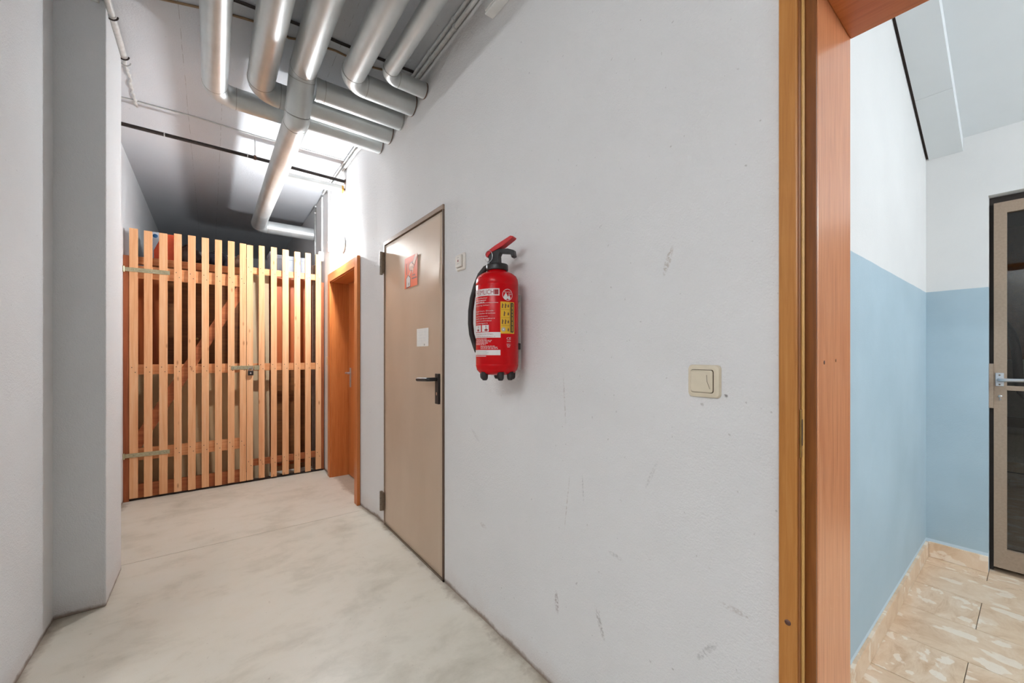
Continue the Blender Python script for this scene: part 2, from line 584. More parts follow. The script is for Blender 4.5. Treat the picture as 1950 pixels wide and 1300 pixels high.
def fillet(pts, rad, n=8):
    pts = [Vector(p) for p in pts]
    out = [pts[0]]
    spans = []
    for i in range(1, len(pts) - 1):
        a = (pts[i - 1] - pts[i]).normalized(); b = (pts[i + 1] - pts[i]).normalized()
        ang = a.angle(b); d = rad / math.tan(ang / 2)
        p0 = pts[i] + a * d; p1 = pts[i] + b * d
        cen = pts[i] + (a + b).normalized() * (rad / math.sin(ang / 2))
        arc = []
        for k in range(n + 1):
            t = k / n
            u0 = (p0 - cen); u1 = (p1 - cen); om = u0.angle(u1)
            arc.append(cen + (u0 * math.sin((1 - t) * om) + u1 * math.sin(t * om)) / math.sin(om))
        spans.append((len(out), len(out) + n))
        out += arc
    out.append(pts[-1])
    return out, spans


def B(x0, x1, y0, y1, z0, z1):
    return MB().box(x0, x1, y0, y1, z0, z1)


def XY(u, v, w): return (u, v, w)


# ------------------------------------------------------------------ the setting: corridor
CEIL = 2.885
WR = 0.986; WB = 1.245; WF = 0.948
WL = -0.567
fl = thing('floor', (0.2, 2, 0), 'polished beige concrete corridor floor in two slabs', 'floor', kind='structure')
MB().prism([(-2.7, -2.7), (1.25, -2.7), (1.25, 3.148), (-0.75, 3.148), (-0.75, 1.87), (-2.7, 1.87)], -0.12, 0, XY).build('floor_slab', 'floor', fl)
B(-0.75, 1.25, 3.152, 8.3, -0.12, 0).build('floor_slab', 'floor', fl)
B(-0.75, 1.25, 3.147, 3.153, -0.12, -0.006).build('floor_joint', 'gap', fl)
tag(MB().prism([(-2.7, -2.7), (1.25, -2.7), (1.25, 8.3), (-0.75, 8.3), (-0.75, 1.87), (-2.7, 1.87)], CEIL, CEIL + .15, XY).build('ceiling', 'ceiling_paint'), 'white painted concrete corridor ceiling above the silver pipes', 'ceiling', kind='structure')
# left wall and pillar
tag(B(-0.75, WL, 1.75, 8.3, 0, CEIL).build('wall_left', 'plaster_left'), 'white plastered corridor wall at the left edge', 'wall', kind='structure')
tag(MB().box(WL - .03, -0.397, 2.683, 3.085, 0, CEIL).build('wall_pillar', 'plaster_left', None, 0.006), 'square white plastered pillar projecting from the left wall', 'pillar', kind='structure')
tag(B(-0.75, 1.25, 8.3, 8.4, 0, CEIL).build('wall_end', 'plaster_left'), 'white end wall far behind the slatted partition', 'wall', kind='structure')
tag(B(-2.7, -0.75, 1.75, 1.87, 0, CEIL).build('wall_bay_end', 'plaster_left'), 'white wall closing the side bay left of the viewer', 'wall', kind='structure')
tag(B(-2.8, -2.7, -2.7, 1.87, 0, CEIL).build('wall_bay_left', 'plaster_left'), 'white wall on the far side of the side bay', 'wall', kind='structure')
tag(B(-2.7, 1.25, -2.8, -2.7, 0, CEIL).build('wall_back', 'plaster_left'), 'white end wall behind the viewer', 'wall', kind='structure')
# right wall: plan pieces (y0, x0, y1, x1, z0, z1)
mb = MB(); mb2 = MB()
for (y0, x0, y1, x1, z0, z1) in [(-2.7, WR, -0.62, WR, 0, CEIL), (-0.62, WR, 0.312, WR, 2.012, CEIL), (0.312, WR, 1.893, WR, 0, CEIL),
                                 (1.893, WR, 2.793, WR, 1.995, CEIL), (2.793, WR, 2.86, WR - .001, 0, CEIL), (2.86, WR - .001, 2.94, WR - .005, 0, CEIL), (2.94, WR - .005, 3.04, WR - .014, 0, CEIL), (3.04, WR - .014, 3.14, WR - .024, 0, CEIL), (3.14, WR - .024, 3.22, WR - .030, 0, CEIL), (3.22, WR - .030, 3.30, WF + .004, 0, CEIL), (3.30, WF + .004, 4.215, WF, 1.94, CEIL),
                                 (4.215, WF, 8.3, WF, 0, CEIL)]:
    (mb if y0 < 2.7 else mb2).prism([(x0, y0), (x1, y1), (WB, y1), (WB, y0)], z0, z1, XY)
tag(mb.build('wall_right', 'plaster_right'), 'long white textured plaster wall carrying the red extinguisher', 'wall', kind='structure')
tag(mb2.build('wall_right_far', 'plaster_right'), 'white plaster wall around the orange door below the glowing lamp', 'wall', kind='structure')

# ------------------------------------------------------------------ the setting: tiled hall beyond the doorway
HB = 0.405; HT = 3.414; HY = -2.5
tag(B(WB, HT + 0.16, HB, HB + 0.14, 0, 3.4).build('wall_hall_left', 'hall_paint'), 'hall wall painted light blue below and white above', 'wall', kind='structure')
mb = MB()
mb.box(HT, HT + 0.16, 0.165, HB, 0, 3.4)
mb.box(HT, HT + 0.16, -0.95, 0.165, 2.075, 3.4)
mb.box(HT, HT + 0.16, HY, -0.95, 0, 3.4)
tag(mb.build('wall_hall_end', 'hall_paint', None), 'hall end wall painted teal blue below, around the glass door', 'wall', kind='structure')
tag(B(WB, HT + .16, HY - 0.12, HY, 0, 3.4).build('wall_hall_right', 'hall_paint'), 'hall side wall beyond the right edge of the view', 'wall', kind='structure')
# sloped ceiling (underside of a stair flight)
SL = 0.41


def zc(x): return 2.432 + SL * (HT - x)


tag(MB().prism([(WB, zc(WB)), (HT, zc(HT)), (HT, zc(HT) + .12), (WB, zc(WB) + .12)], HY, HB, lambda u, v, w_: (u, w_, v)).build('ceiling_hall', 'hall_white'),
    'sloping white hall ceiling under the stair flight', 'ceiling', kind='structure')
tr = thing('trim_1', (2.4, 0.33, 2.8), 'white boxed strip running down the sloping hall ceiling beside the wall', 'ceiling trim', kind='structure')
XS = 2.97
for a, b in ((WB + .02, XS - .001), (XS + .001, HT - 0.001)):
    MB().prism([(a, zc(a) - .075), (b, zc(b) - .075), (b, zc(b) + .01), (a, zc(a) + .01)], 0.258, HB - 0.012, lambda u, v, w_: (u, w_, v)).build('strip_board', 'hall_white', tr)
MB().prism([(WB, zc(WB) - .066), (HT - .002, zc(HT) - .066), (HT - .002, zc(HT) + .0), (WB, zc(WB) + .0)], HB - 0.012, HB - .001, lambda u, v, w_: (u, w_, v)).build('shadow_gap', 'gap', tr)
# tiles
fh = thing('floor_hall', (2.4, -0.4, 0), 'hall floor of beige stone tiles with grey joints', 'floor', kind='structure')
B(WB - .26, HT + 3.6, HY, HB, -0.12, -0.004).build('screed', 'grout', fh)
mb = MB(); mb.box(-0.1515, 0.1515, -0.3035, 0.3035, -0.02, 0)
tile_me = mb.mesh('tile', 0.001, 1); tile_me.materials.append(M['stone'])


def tile(x0, x1, y0, y1):
    o = bpy.data.objects.new('tile', tile_me); COL.objects.link(o); o.parent = fh
    o.matrix_parent_inverse = world_of(fh).inverted()
    o.location = ((x0 + x1) / 2, (y0 + y1) / 2, 0)
    o.scale = ((x1 - x0) / 0.306, (y1 - y0) / 0.610, 1)


rows = [(1.245, 1.44), (1.44, 1.745), (1.745, 2.053), (2.053, 2.36), (2.36, 2.668), (2.668, 2.978), (2.978, 3.285), (3.285, 3.414)]
for i, (x0, x1) in enumerate(rows):
    joints = [HB, 0.165, -0.445, -1.055, -1.665, -2.275, HY] if i % 2 == 1 else [HB, -0.14, -0.75, -1.36, -1.97, HY]
    for a, b in zip(joints, joints[1:]):
        tile(x0, x1, b, a)
for i in range(10):
    x0 = 3.414 + i * 0.307
    joints = [HB, 0.165, -0.445, -1.055] if i % 2 == 0 else [HB, -0.14, -0.75, -1.36]
    for a, b in zip(joints, joints[1:]):
        tile(x0, x0 + 0.307, b, a)
bl = thing('baseboard_left', (2.4, HB, 0), 'beige stone skirting tiles below the light blue hall wall', 'baseboard', kind='structure')
xs = [1.27, 1.44, 2.053, 2.668, 3.285, 3.402]
for a, b in zip(xs, xs[1:]):
    B(a + .001, b - .001, HB - 0.012, HB, 0.001, 0.09).build('skirting_tile', 'stone', bl, 0.001, 1)
be = thing('baseboard_end', (HT, 0.28, 0), 'beige stone skirting tile below the teal end wall', 'baseboard', kind='structure')
B(HT - 0.012, HT, 0.165, HB - .012, 0.001, 0.09).build('skirting_tile', 'stone', be, 0.001, 1)
# space behind the glass door
XB = 6.55
mb = MB(); mb.box(XB, XB + .1, -1.9, 0.9, 0, 2.5)
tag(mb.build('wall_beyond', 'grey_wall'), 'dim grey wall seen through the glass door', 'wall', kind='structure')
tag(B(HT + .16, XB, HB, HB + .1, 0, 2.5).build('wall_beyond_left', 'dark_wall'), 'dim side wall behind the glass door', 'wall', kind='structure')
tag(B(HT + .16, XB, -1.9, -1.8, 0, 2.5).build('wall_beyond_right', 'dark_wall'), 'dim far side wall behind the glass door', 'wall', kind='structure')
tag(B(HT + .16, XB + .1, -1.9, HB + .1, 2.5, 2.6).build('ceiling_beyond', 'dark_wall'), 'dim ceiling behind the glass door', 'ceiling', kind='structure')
tag(B(XB - .015, XB, -1.8, HB, 0.001, 0.1).build('baseboard_beyond', 'stone'), 'stone skirting of the dim wall behind the glass door', 'baseboard', kind='structure')
tag(B(XB - .03, XB, -1.8, HB, 0.46, 0.56).build('trim_2', 'back_rail'), 'brown horizontal rail on the dim wall behind the glass', 'rail', kind='structure')
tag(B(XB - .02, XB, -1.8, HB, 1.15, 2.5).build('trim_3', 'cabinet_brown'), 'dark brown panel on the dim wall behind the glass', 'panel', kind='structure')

# ------------------------------------------------------------------ door 1: orange wooden frame of the open doorway
d1 = thing('door_1', (1.1, -0.15, 0), 'open doorway with orange brown wooden frame leading to the hall', 'doorway', kind='structure')
JY = 0.280; NY = -0.585; HZ = 1.979
for (yy, sg) in ((JY, 1), (NY, -1)):
    B(1.02, 1.262, min(yy, yy + sg * .032), max(yy, yy + sg * .032), 0, HZ + .03).build('jamb', 'jamb', d1, 0.002)
    a, b = yy + sg * .020, yy + sg * .032
    B(0.974, 1.0205, min(a, b), max(a, b), 0, HZ + .02).build('rebate', 'rebate', d1)
    B(.988, .998, min(yy + sg * .0165, a), max(yy + sg * .0165, a), 0, HZ + .01).build('gasket', 'gasket', d1, 0.001)
    B(1.012, 1.0199, min(yy + sg * .0008, a), max(yy + sg * .0008, a), 0, HZ + .01).build('rebate_step', 'rebate', d1)
    a, b = yy + sg * .022, yy + sg * .056
    B(0.970, 0.986, min(a, b), max(a, b), 0, HZ + .065).build('architrave', 'architrave', d1, 0.003)
    a, b = yy, yy + sg * .06
    B(1.2455, 1.262, min(a, b) + (0.0 if sg < 0 else .0325), max(a, b) - (.0325 if sg < 0 else 0), 0, HZ + .06).build('architrave', 'jamb', d1, 0.002)
B(1.02, 1.262, NY, JY, HZ, HZ + .03).build('head_lining', 'veneer_y', d1, 0.002)
B(0.974, 1.0195, NY - .02, JY + .02, HZ + .02, HZ + .032).build('rebate', 'rebate', d1)
B(0.970, 0.986, NY - .056, JY + .056, HZ + .022, HZ + .065).build('architrave', 'veneer_y', d1, 0.002)
# strike plate
sp = B(0.978, 1.003, 0.2975, 0.2998, 0.985, 1.085).build('strike_plate', 'brass', d1, 0.0008)
B(0.984, 0.997, 0.2970, 0.2980, 1.01, 1.065).build('latch_hole', 'gap', sp)
for px, py, r in ((1570, 690, .0045), (1592, 686, .004)):
    p = onY(px, py, JY - .0004)
    MB().lathe([(0, 0), (r, 0), (r, .001)], p, 16, 'Y').build('screw_plug', 'print_dark' if px < 1580 else 'rebate', d1)
p = onX(1500, 1185, 0.9698)
MB().lathe([(0, 0), (.006, 0), (.006, .001)], p, 16, 'X').build('screw_plug', 'print_dark', d1)

# ------------------------------------------------------------------ door 2: brown steel door
d2 = thing('door_2', (WR, 2.34, 0), 'flush brown steel door with black lever handle and orange sticker', 'door', kind='structure')
DY0, DY1, DZ = 1.893, 2.793, 1.995
mb = MB()
B(0.978, 1.01, DY0, DY0 + .012, 0, DZ - .0265).build('frame_post', 'frame_shaded', d2)
mb.box(0.976, 1.01, DY1 - .012, DY1, 0, DZ)
mb.box(0.976, 1.01, DY0, DY1 - .012, DZ - .026, DZ)
mb.build('door_frame', 'steel_frame', d2, 0.002, 1)
B(0.992, 1.01, DY0 + .012, DY1 - .012, 0.004, DZ - .026).build('frame_rebate', 'gap', d2)
B(0.978, 1.03, DY0, DY1, 0.0, 0.012).build('threshold', 'hinge', d2)
# leaf as a grid so that its bent edge is real
LY0, LY1, LZ0, LZ1 = DY0 + .020, DY1 - .014, 0.016, DZ - .034
NYv, NZv = 40, 80
bm = bmesh.new(); g = []
for i in range(NYv + 1):
    colv = []
    for j in range(NZv + 1):
        y = LY0 + (LY1 - LY0) * i / NYv; z = LZ0 + (LZ1 - LZ0) * j / NZv
        x = 0.9795
        e = math.exp(-((y - LY0) / .10) ** 2)
        x -= 0.007 * e * math.exp(-((z - 1.60) / .07) ** 2)
        x += 0.012 * e * math.exp(-((z - 1.47) / .10) ** 2)
        x += 0.0015 * math.sin(z * 5.0 + y * 2) * math.exp(-((z - 1.7) / .5) ** 2)
        colv.append(bm.verts.new((x, y, z)))
    g.append(colv)
for i in range(NYv):
    for j in range(NZv):
        f = bm.faces.new((g[i][j], g[i][j + 1], g[i + 1][j + 1], g[i + 1][j])); f.smooth = True
ed = [e for e in bm.edges if e.is_boundary]
r = bmesh.ops.extrude_edge_only(bm, edges=ed)
for v in [q for q in r['geom'] if isinstance(q, bmesh.types.BMVert)]:
    v.co.x = 0.996
bmesh.ops.recalc_face_normals(bm, faces=bm.faces)
me = bpy.data.meshes.new('door_leaf'); bm.to_mesh(me); bm.free()
link('door_leaf', me, 'steel_door', d2)
for z0, z1 in ((1.765, 1.925), (0.10, 0.235)):
    hg = MB().tube([(0.962, 2.803, z0), (0.962, 2.803, z1)], 0.011, 14).build('hinge', 'hinge', d2)
    B(0.960, 0.976, 2.776, 2.800, z0 + .006, z1 - .006).build('hinge_leaf', 'hinge', hg)
    for k in (1, 2):
        zz = z0 + (z1 - z0) * k / 3
        MB().tube([(0.962, 2.803, zz - .001), (0.962, 2.803, zz + .001)], 0.0113, 14).build('hinge_ring', 'gap', hg)
hd = B(0.9665, 0.979, 1.928, 1.968, 0.935, 1.098).build('handle_plate', 'black_plastic', d2, 0.002)
fp, sp_ = fillet([(0.966, 1.948, 1.068), (0.918, 1.948, 1.068), (0.918, 2.085, 1.062)], 0.018, 6)
MB().tube(fp, 0.0105, 12).build('lever', 'black_plastic', hd)
MB().prism([(-.006, -.008), (.006, -.008), (.006, .008), (-.006, .008)], 0.9660, 0.9670, lambda u, v, w_: (w_, 1.948 + u, 0.99 + v)).build('keyhole', 'chrome', hd)

# sticker
ST = 0.9778


def st(u, v, layer):
    y = 2.415 - 0.195 * u; z = 1.803 - 0.19 * v
    return (ST - 0.0002 * layer, y, z)


def flat(name, pts, layer, mat, parent, fn):
    vs = [fn(u, v, layer) for u, v in pts]
    n = len(vs)
    return MB().add(vs + [(x + .00018, y, z) for x, y, z in vs],
                    [tuple(range(n)), tuple(range(n, 2 * n))[::-1]] + [(i, (i + 1) % n, n + (i + 1) % n, n + i) for i in range(n)]).build(name, mat, parent)


stk = thing('door_sticker', (ST, 2.32, 1.61), 'orange printed sticker with a hand and a tag on the steel door', 'sticker')
flat('sheet', [(0, 0), (.86, 0), (1, .02), (1, 1), (0, 1)], 1, 'orange_print', stk, st)
flat('tag_outline', [(.13, 1.0), (.13, .67), (.29, .57), (.47, .67), (.47, .97)], 2, 'print_dark', stk, st)
flat('tag_print', [(.16, .97), (.16, .69), (.29, .60), (.44, .69), (.44, .95)], 3, 'label_white', stk, st)
flat('tag_mark', [(.29, .93), (.29, .83), (.38, .83), (.38, .93)], 4, 'label_grey', stk, st)
flat('string_print', [(.33, .60), (.50, .44), (.54, .46), (.37, .62)], 3, 'print_skin', stk, st)
flat('arm_outline', [(.58, .27), (.78, .34), (1.0, .09), (.98, 0), (.84, 0)], 2, 'print_dark', stk, st)
flat('arm_print', [(.61, .27), (.77, .32), (.98, .08), (.96, 0), (.86, 0)], 3, 'print_skin', stk, st)
flat('hand_outline', [(.55 + .20 * math.cos(a * PI / 8), .34 + .145 * math.sin(a * PI / 8)) for a in range(16)], 2, 'print_dark', stk, st)
flat('hand_print', [(.55 + .175 * math.cos(a * PI / 8), .34 + .125 * math.sin(a * PI / 8)) for a in range(16)], 3, 'print_skin', stk, st)
flat('finger_print', [(.62, .44), (.72, .42), (.66, .56), (.60, .56)], 3, 'print_skin', stk, st)
for k in range(3):
    flat('finger_line', [(.44 + k * .09, .33), (.46 + k * .09, .33), (.45 + k * .09, .42), (.43 + k * .09, .42)], 4, 'print_dark', stk, st)
for v0, u0, u1 in ((.62, .6, .82), (.72, .57, .93)):
    flat('text_bar', [(u0, v0), (u1, v0), (u1, v0 + .035), (u0, v0 + .035)], 2, 'print_dark', stk, st)
flat('text_bar', [(.14, .18), (.165, .18), (.165, .55), (.14, .55)], 2, 'print_dark', stk, st)
pp = thing('paper_note', (ST, 2.15, 1.25), 'small white paper note on the steel door above the handle', 'note')


def pn(u, v, layer): return (ST - 0.0002 * layer, 2.229 - 0.158 * u, 1.352 - 0.104 * v)


flat('sheet', [(0, 0), (1, 0), (1, 1), (0, 1)], 1, 'paper', pp, pn)
for k in range(4):
    flat('table_line', [(.1, .2 + k * .16), (.8, .2 + k * .16), (.8, .22 + k * .16), (.1, .22 + k * .16)], 2, 'paper_grey', pp, pn)
flat('ink_mark', [(.62, .86), (.7, .86), (.7, .96), (.62, .96)], 2, 'label_grey', pp, pn)

# ------------------------------------------------------------------ door 3: orange veneer door in its deep reveal
d3 = thing('door_3', (WF, 3.76, 0), 'narrow orange veneer door in a deep wooden reveal by the partition', 'door', kind='structure')
OY0, OY1, OZ = 3.345, 4.168, 1.905
OX = 1.105
for a, b in ((OY0 - .028, OY0), (OY1, OY1 + .028)):
    B(WF - .006, OX, a, b, 0, OZ + .028).build('jamb', 'veneer', d3, 0.001, 1)
B(WF - .006, OX, OY0, OY1, OZ, OZ + .028).build('head_lining', 'veneer_y', d3)
for a, b in ((OY0 - .085, OY0 - .006), (OY1 + .006, OY1 + .085)):
    B(WF - .022, WF - (.004 if a > 4 else -.003), a, b, 0, OZ + .085).build('architrave', 'veneer', d3, 0.002)
B(WF - .022, WF - .0, OY0 - .006, OY1 + .006, OZ + .006, OZ + .085).build('architrave', 'veneer_y', d3, 0.002)
B(OX - .002, OX + .04, OY0 + .002, OY1 - .002, 0.006, OZ - .002).build('door_leaf', 'veneer', d3, 0.001, 1)
hx = OX - .002
hh = B(hx - .008, hx, OY1 - .09, OY1 - .055, 0.88, 1.07).build('handle_plate', 'alu', d3, 0.002)
fp, _ = fillet([(hx - .006, OY1 - .072, 1.02), (hx - .05, OY1 - .072, 1.02), (hx - .05, OY1 - .19, 1.02)], 0.015, 5)
MB().tube(fp, 0.009, 10).build('lever', 'alu', hh)

# ------------------------------------------------------------------ door 4: metal framed glass door at the end of the hall
d4 = thing('door_4', (3.47, -0.4, 0), 'beige metal framed glass door with aluminium handle at hall end', 'door', kind='structure')
GX = 3.455
mb = MB()
mb.box(GX, GX + .045, 0.102, 0.148, 0.03, 2.035)
mb.box(GX, GX + .045, -0.90, -0.845, 0.03, 2.035)
mb.box(GX, GX + .045, -0.845, 0.102, 0.03, 0.135)
mb.box(GX, GX + .045, -0.845, 0.102, 1.975, 2.035)
mb.box(GX + .005, GX + .04, -0.845, 0.102, 1.005, 1.03)
mb.build('leaf_frame', 'door_frame_metal', d4)
for z0, z1 in ((0.135, 1.005), (1.03, 1.975)):
    B(GX + .02, GX + .025, -0.845, 0.102, z0, z1).build('glass_pane', 'glass', d4)
mb = MB()
mb.box(GX + .03, GX + .085, 0.150, 0.166, 0.0, 2.075)
mb.box(GX + .03, GX + .085, -0.95, -0.905, 0.0, 2.075)
mb.box(GX + .03, GX + .085, -0.905, 0.150, 2.042, 2.075)
mb.build('door_frame', 'dark_metal', d4)
B(GX - .012, GX + .05, 0.1485, 0.1645, 0.905, 1.15).build('lock_case', 'door_frame_metal', d4)
hp = B(GX - .012, GX, 0.112, 0.142, 1.027, 1.10).build('handle_plate', 'alu', d4, 0.002)
fp, _ = fillet([(GX - .01, 0.127, 1.062), (GX - .055, 0.127, 1.062), (GX - .055, -0.02, 1.066)], 0.02, 6)
MB().tube(fp, 0.0095, 12).build('lever', 'alu', hp)
for z in (1.088, 1.037):
    MB().lathe([(0, 0), (.004, 0), (.004, .002)], (GX - .014, 0.127, z), 10, 'X').build('screw', 'hinge', hp)
cyl = MB().lathe([(0, 0), (.0075, 0), (.0085, .004), (.0085, .012)], (GX - .012, 0.125, 0.972), 14, 'X').build('lock_cylinder', 'chrome', d4)
B(GX - .010, GX, 0.121, 0.129, 0.948, 0.967).build('lock_tail', 'chrome', cyl, 0.002)
# black hose hanging in the dim space
pts = [(4.5, y, z) for y, z in ((.22, 1.425), (.18, 1.435), (.15, 1.425), (.125, 1.385), (.106, 1.32), (.094, 1.24), (.086, 1.13), (.082, 1.02), (.068, .94), (.03, .885), (-.03, .865), (-.06, .86))]
hs = thing('black_hose', (4.5, -0.05, 0), 'thick black curved hose on a stand behind the glass door', 'hose')
MB().tube(pts, 0.024, 14).build('hose', 'rubber', hs)
MB().tube([(4.5, -0.07, 0.0), (4.5, -0.07, 0.88)], 0.02, 12).build('stand', 'rubber', hs)
MB().lathe([(0, 0), (.12, 0), (.12, .02), (0, .025)], (4.5, -0.07, 0.001), 24).build('foot', 'rubber', hs)

# ------------------------------------------------------------------ pipes
PZ = 2.712


def pipe(name, label, path, r, bend, mat='steel_jacket', bands=(), group='silver insulated heating pipes', seg=28, collar=True):
    pts, spans = fillet(path, bend, 10)
    t = thing(name, path[-1], label, 'pipe', group)
    prev = 0
    for a, b in spans:
        MB().tube(pts[prev:a + 1], r, seg).build('pipe_run', mat, t)
        MB().tube(pts[a:b + 1], r, seg, False).build('elbow', mat, t)
        for q, q2 in ((pts[a], pts[a] + (pts[a - 1] - pts[a]).normalized() * .003), (pts[b], pts[b] + (pts[b + 1] - pts[b]).normalized() * .003)):
            MB().tube([q, q2], r + .0009, seg).build('joint_band', 'seam_dark' if bands else mat, t)
        prev = b
    MB().tube(pts[prev:], r, seg).build('pipe_run', mat, t)
    if collar:
        e = Vector(path[-1]); d = (Vector(path[-2]) - e).normalized()
        MB().tube([e + d * .004, e + d * .009], r + .0014, seg).build('end_band', 'rust', t)
    return t


YS = -2.6
pipe('heating_pipe', 'silver pipe nearest the pillar, bending toward the right wall', [(0.019, YS, PZ), (0.019, 2.865, PZ), (.984, 2.865, PZ)], 0.059, 0.10, bands=(1,))
pipe('heating_pipe', 'second silver pipe from the pillar, bending behind the stepped pipe', [(0.222, YS, PZ), (0.222, 2.680, PZ), (WR - .0005, 2.680, PZ)], 0.066, 0.10, bands=(1,))
pipe('heating_pipe', 'thick silver pipe second from the wall, bending into the wall', [(0.612, YS, PZ), (0.612, 2.292, PZ), (WR - .0005, 2.292, PZ)], 0.060, 0.085, bands=(1,))
pipe('heating_pipe', 'slim silver pipe closest to the right wall, bending into it', [(0.762, YS, PZ), (0.762, 2.125, PZ), (WR, 2.125, PZ)], 0.041, 0.06, bands=(1,))
LZ = 2.565
t3 = pipe('heating_pipe', 'long silver pipe stepping down under the others and running to the partition',
          [(0.400, YS, 2.742), (0.400, 2.415, 2.742), (0.400, 2.60, LZ), (0.400, 4.985, LZ), (WF - .0006, 4.985, LZ)], 0.066, 0.085, bands=(1,))
for yy in (3.62, 3.95, 4.45):
    MB().tube([(0.4, yy, LZ), (0.4, yy + .003, LZ)], 0.0665, 28).build('joint_band', 'steel_jacket', t3)
ts = thing('heating_pipe', (WR, 2.487, PZ), 'short straight silver pipe between the wall and the stepped pipe', 'pipe', 'silver insulated heating pipes')
MB().tube([(0.474, 2.487, PZ), (WR, 2.487, PZ)], 0.060, 28).build('pipe_run', 'steel_jacket', ts)
MB().tube([(0.482, 2.487, PZ), (0.492, 2.487, PZ)], 0.0618, 28).build('joint_band', 'steel_jacket', ts)
MB().tube([(0.520, 2.487, PZ), (0.523, 2.487, PZ)], 0.0608, 28).build('joint_band', 'seam_dark', ts)
MB().tube([(WR - .01, 2.487, PZ), (WR - .005, 2.487, PZ)], 0.0615, 28).build('end_band', 'seam_dark', ts)
MB().tube([(0.47, 3.70, 2.655), (0.915, 3.70, 2.655)], 0.032, 20).build('branch_run', 'pipe_white', t3)
ie = MB().tube([(0.915, 3.70, 2.655), (0.931, 3.70, 2.655)], 0.0325, 20).build('insulation_end', 'yellow_foam', t3)
MB().tube([(0.931, 3.70, 2.655), (WF - .0006, 3.70, 2.655)], 0.012, 12).build('pipe_core', 'rust', ie)
MB().tube([(0.4, 3.70, 2.66), (0.47, 3.70, 2.655)], 0.030, 20).build('branch_joint', 'pipe_white', t3)

bp = thing('black_pipe', (0.2, 3.685, 2.735), 'thin rusty black pipe crossing under the corridor ceiling', 'pipe')
MB().tube([(WL, 3.685, 2.738), (0.2, 3.685, 2.735), (WF, 3.685, 2.722)], 0.0125, 12).build('pipe_run', 'rust_black', bp)
MB().tube([(WF - .006, 3.685, 2.722), (WF - .002, 3.685, 2.722)], 0.022, 14).build('wall_flange', 'rust', bp)
for x in (-0.26, 0.225):
    MB().tube([(x, 3.685, 2.7365), (x + .006, 3.685, 2.7365)], 0.0145, 12).build('clip_band', 'conduit', bp)
hn = MB().tube([(0.268, 3.685, 2.735), (0.284, 3.685, 2.735)], 0.0175, 12).build('pipe_clamp', 'rust', bp)
MB().tube([(0.276, 3.685, 2.752), (0.276, 3.685, CEIL)], 0.0035, 8).build('hanger_rod', 'conduit', hn)
tag(MB().tube([(WL, 3.62, CEIL - .004), (-.09, 3.60, CEIL - .005), (.3, 3.63, CEIL - .004), (WF, 3.625, CEIL - .004)], 0.006, 8).build('ceiling_conduit', 'conduit'),
    'thin painted conduit on the ceiling just beyond the silver pipes', 'conduit')
tag(MB().tube([(-0.05, 2.31, CEIL - .008), (0.38, 2.26, CEIL - .012), (0.56, 2.268, CEIL - .008), (0.96, 2.236, CEIL - .01)], 0.0075, 8).build('black_cable', 'rust_black'),
    'black cable crossing the ceiling above the silver pipes', 'cable')
tag(MB().tube([(-0.32, 2.55, CEIL - .005), (-0.05, 2.452, CEIL - .006), (0.08, 2.408, CEIL - .005), (.28, 2.362, CEIL - .006), (.33, 2.40, CEIL - .006), (.38, 2.376, CEIL - .006), (.55, 2.345, CEIL - .005), (.72, 2.358, CEIL - .006), (.93, 2.30, CEIL - .006)], 0.0055, 8).build('tan_cable', 'tan_cable'),
    'tan cable wandering across the ceiling above the silver pipes', 'cable')
tag(MB().tube([(0.68, 2.13, CEIL), (0.68, 2.13, CEIL - .07), (0.70, 2.10, CEIL - .075)], 0.004, 8).build('pipe_hook', 'rust_black'),
    'small black hook on the ceiling beside the slim silver pipe', 'hook')

# conduits along the wall and ceiling corner
for k, (dx, dz, lab) in enumerate(((-.018, -.016, 'upper conduit tube along the corner of ceiling and right wall'),
                                  (-.013, -.052, 'lower conduit tube along the right wall just under the ceiling'))):
    cc = thing('corner_conduit', (WR + dx, 2, CEIL + dz), lab, 'conduit', 'conduits along the right wall')
    pts = [(WR + dx, -0.5, CEIL + dz), (WR + dx, 2.78, CEIL + dz), (WF + dx, 3.32, CEIL + dz), (WF + dx, 4.48 - .2 * k, CEIL + dz)]
    MB().tube(pts, 0.011, 10).build('tube', 'conduit', cc)
    for yy in (1.35, 1.75, 2.02, 2.36, 3.5, 4.1):
        xx = WR + dx if yy < 2.8 else WF + dx
        MB().tube([(xx, yy, CEIL + dz), (xx, yy + .012, CEIL + dz)], 0.0145, 10).build('clip', 'conduit', cc)
for k, (px, z1, z0, lab) in enumerate(((600, 2.86, 2.05, 'leftmost thin vertical conduit by the partition top'),
                                      (613, 2.83, 2.28, 'middle vertical conduit on the wall left of the lamp'),
                                      (626, 2.80, 2.22, 'vertical conduit nearest to the glowing wall lamp'))):
    yy = onX(px, 430, 0.935)[1]
    vc = thing('vertical_conduit', (0.936, yy, z0), lab, 'conduit', 'vertical conduits left of the lamp')
    MB().tube([(0.937, yy, z0), (0.937, yy, z1), (0.937, yy - .02, CEIL - .03)], 0.010, 10).build('tube', 'conduit', vc)
    for zz in (z0 + .05, z1 - .08):
        MB().tube([(0.937, yy, zz), (0.937, yy, zz + .012)], 0.0125, 10).build('clip', 'conduit', vc)
jb = B(WF - .05, WF, 4.53, 4.60, 2.18, 2.28).build('junction_box', 'white_metal', None, 0.006)
tag(jb, 'small white junction box under the middle conduit', 'junction box')
tr2 = thing('cable_trunking', (WR - .02, 1.2, 2.70), 'white box of cable trunking at the top of the right wall', 'cable trunking')
B(WR - .045, WR, 0.55, 1.44, 2.665, 2.775).build('trunking_body', 'white_metal', tr2, 0.004)
B(WR - .049, WR - .045, 0.55, 1.43, 2.672, 2.768).build('trunking_lid', 'white_metal', tr2, 0.002)
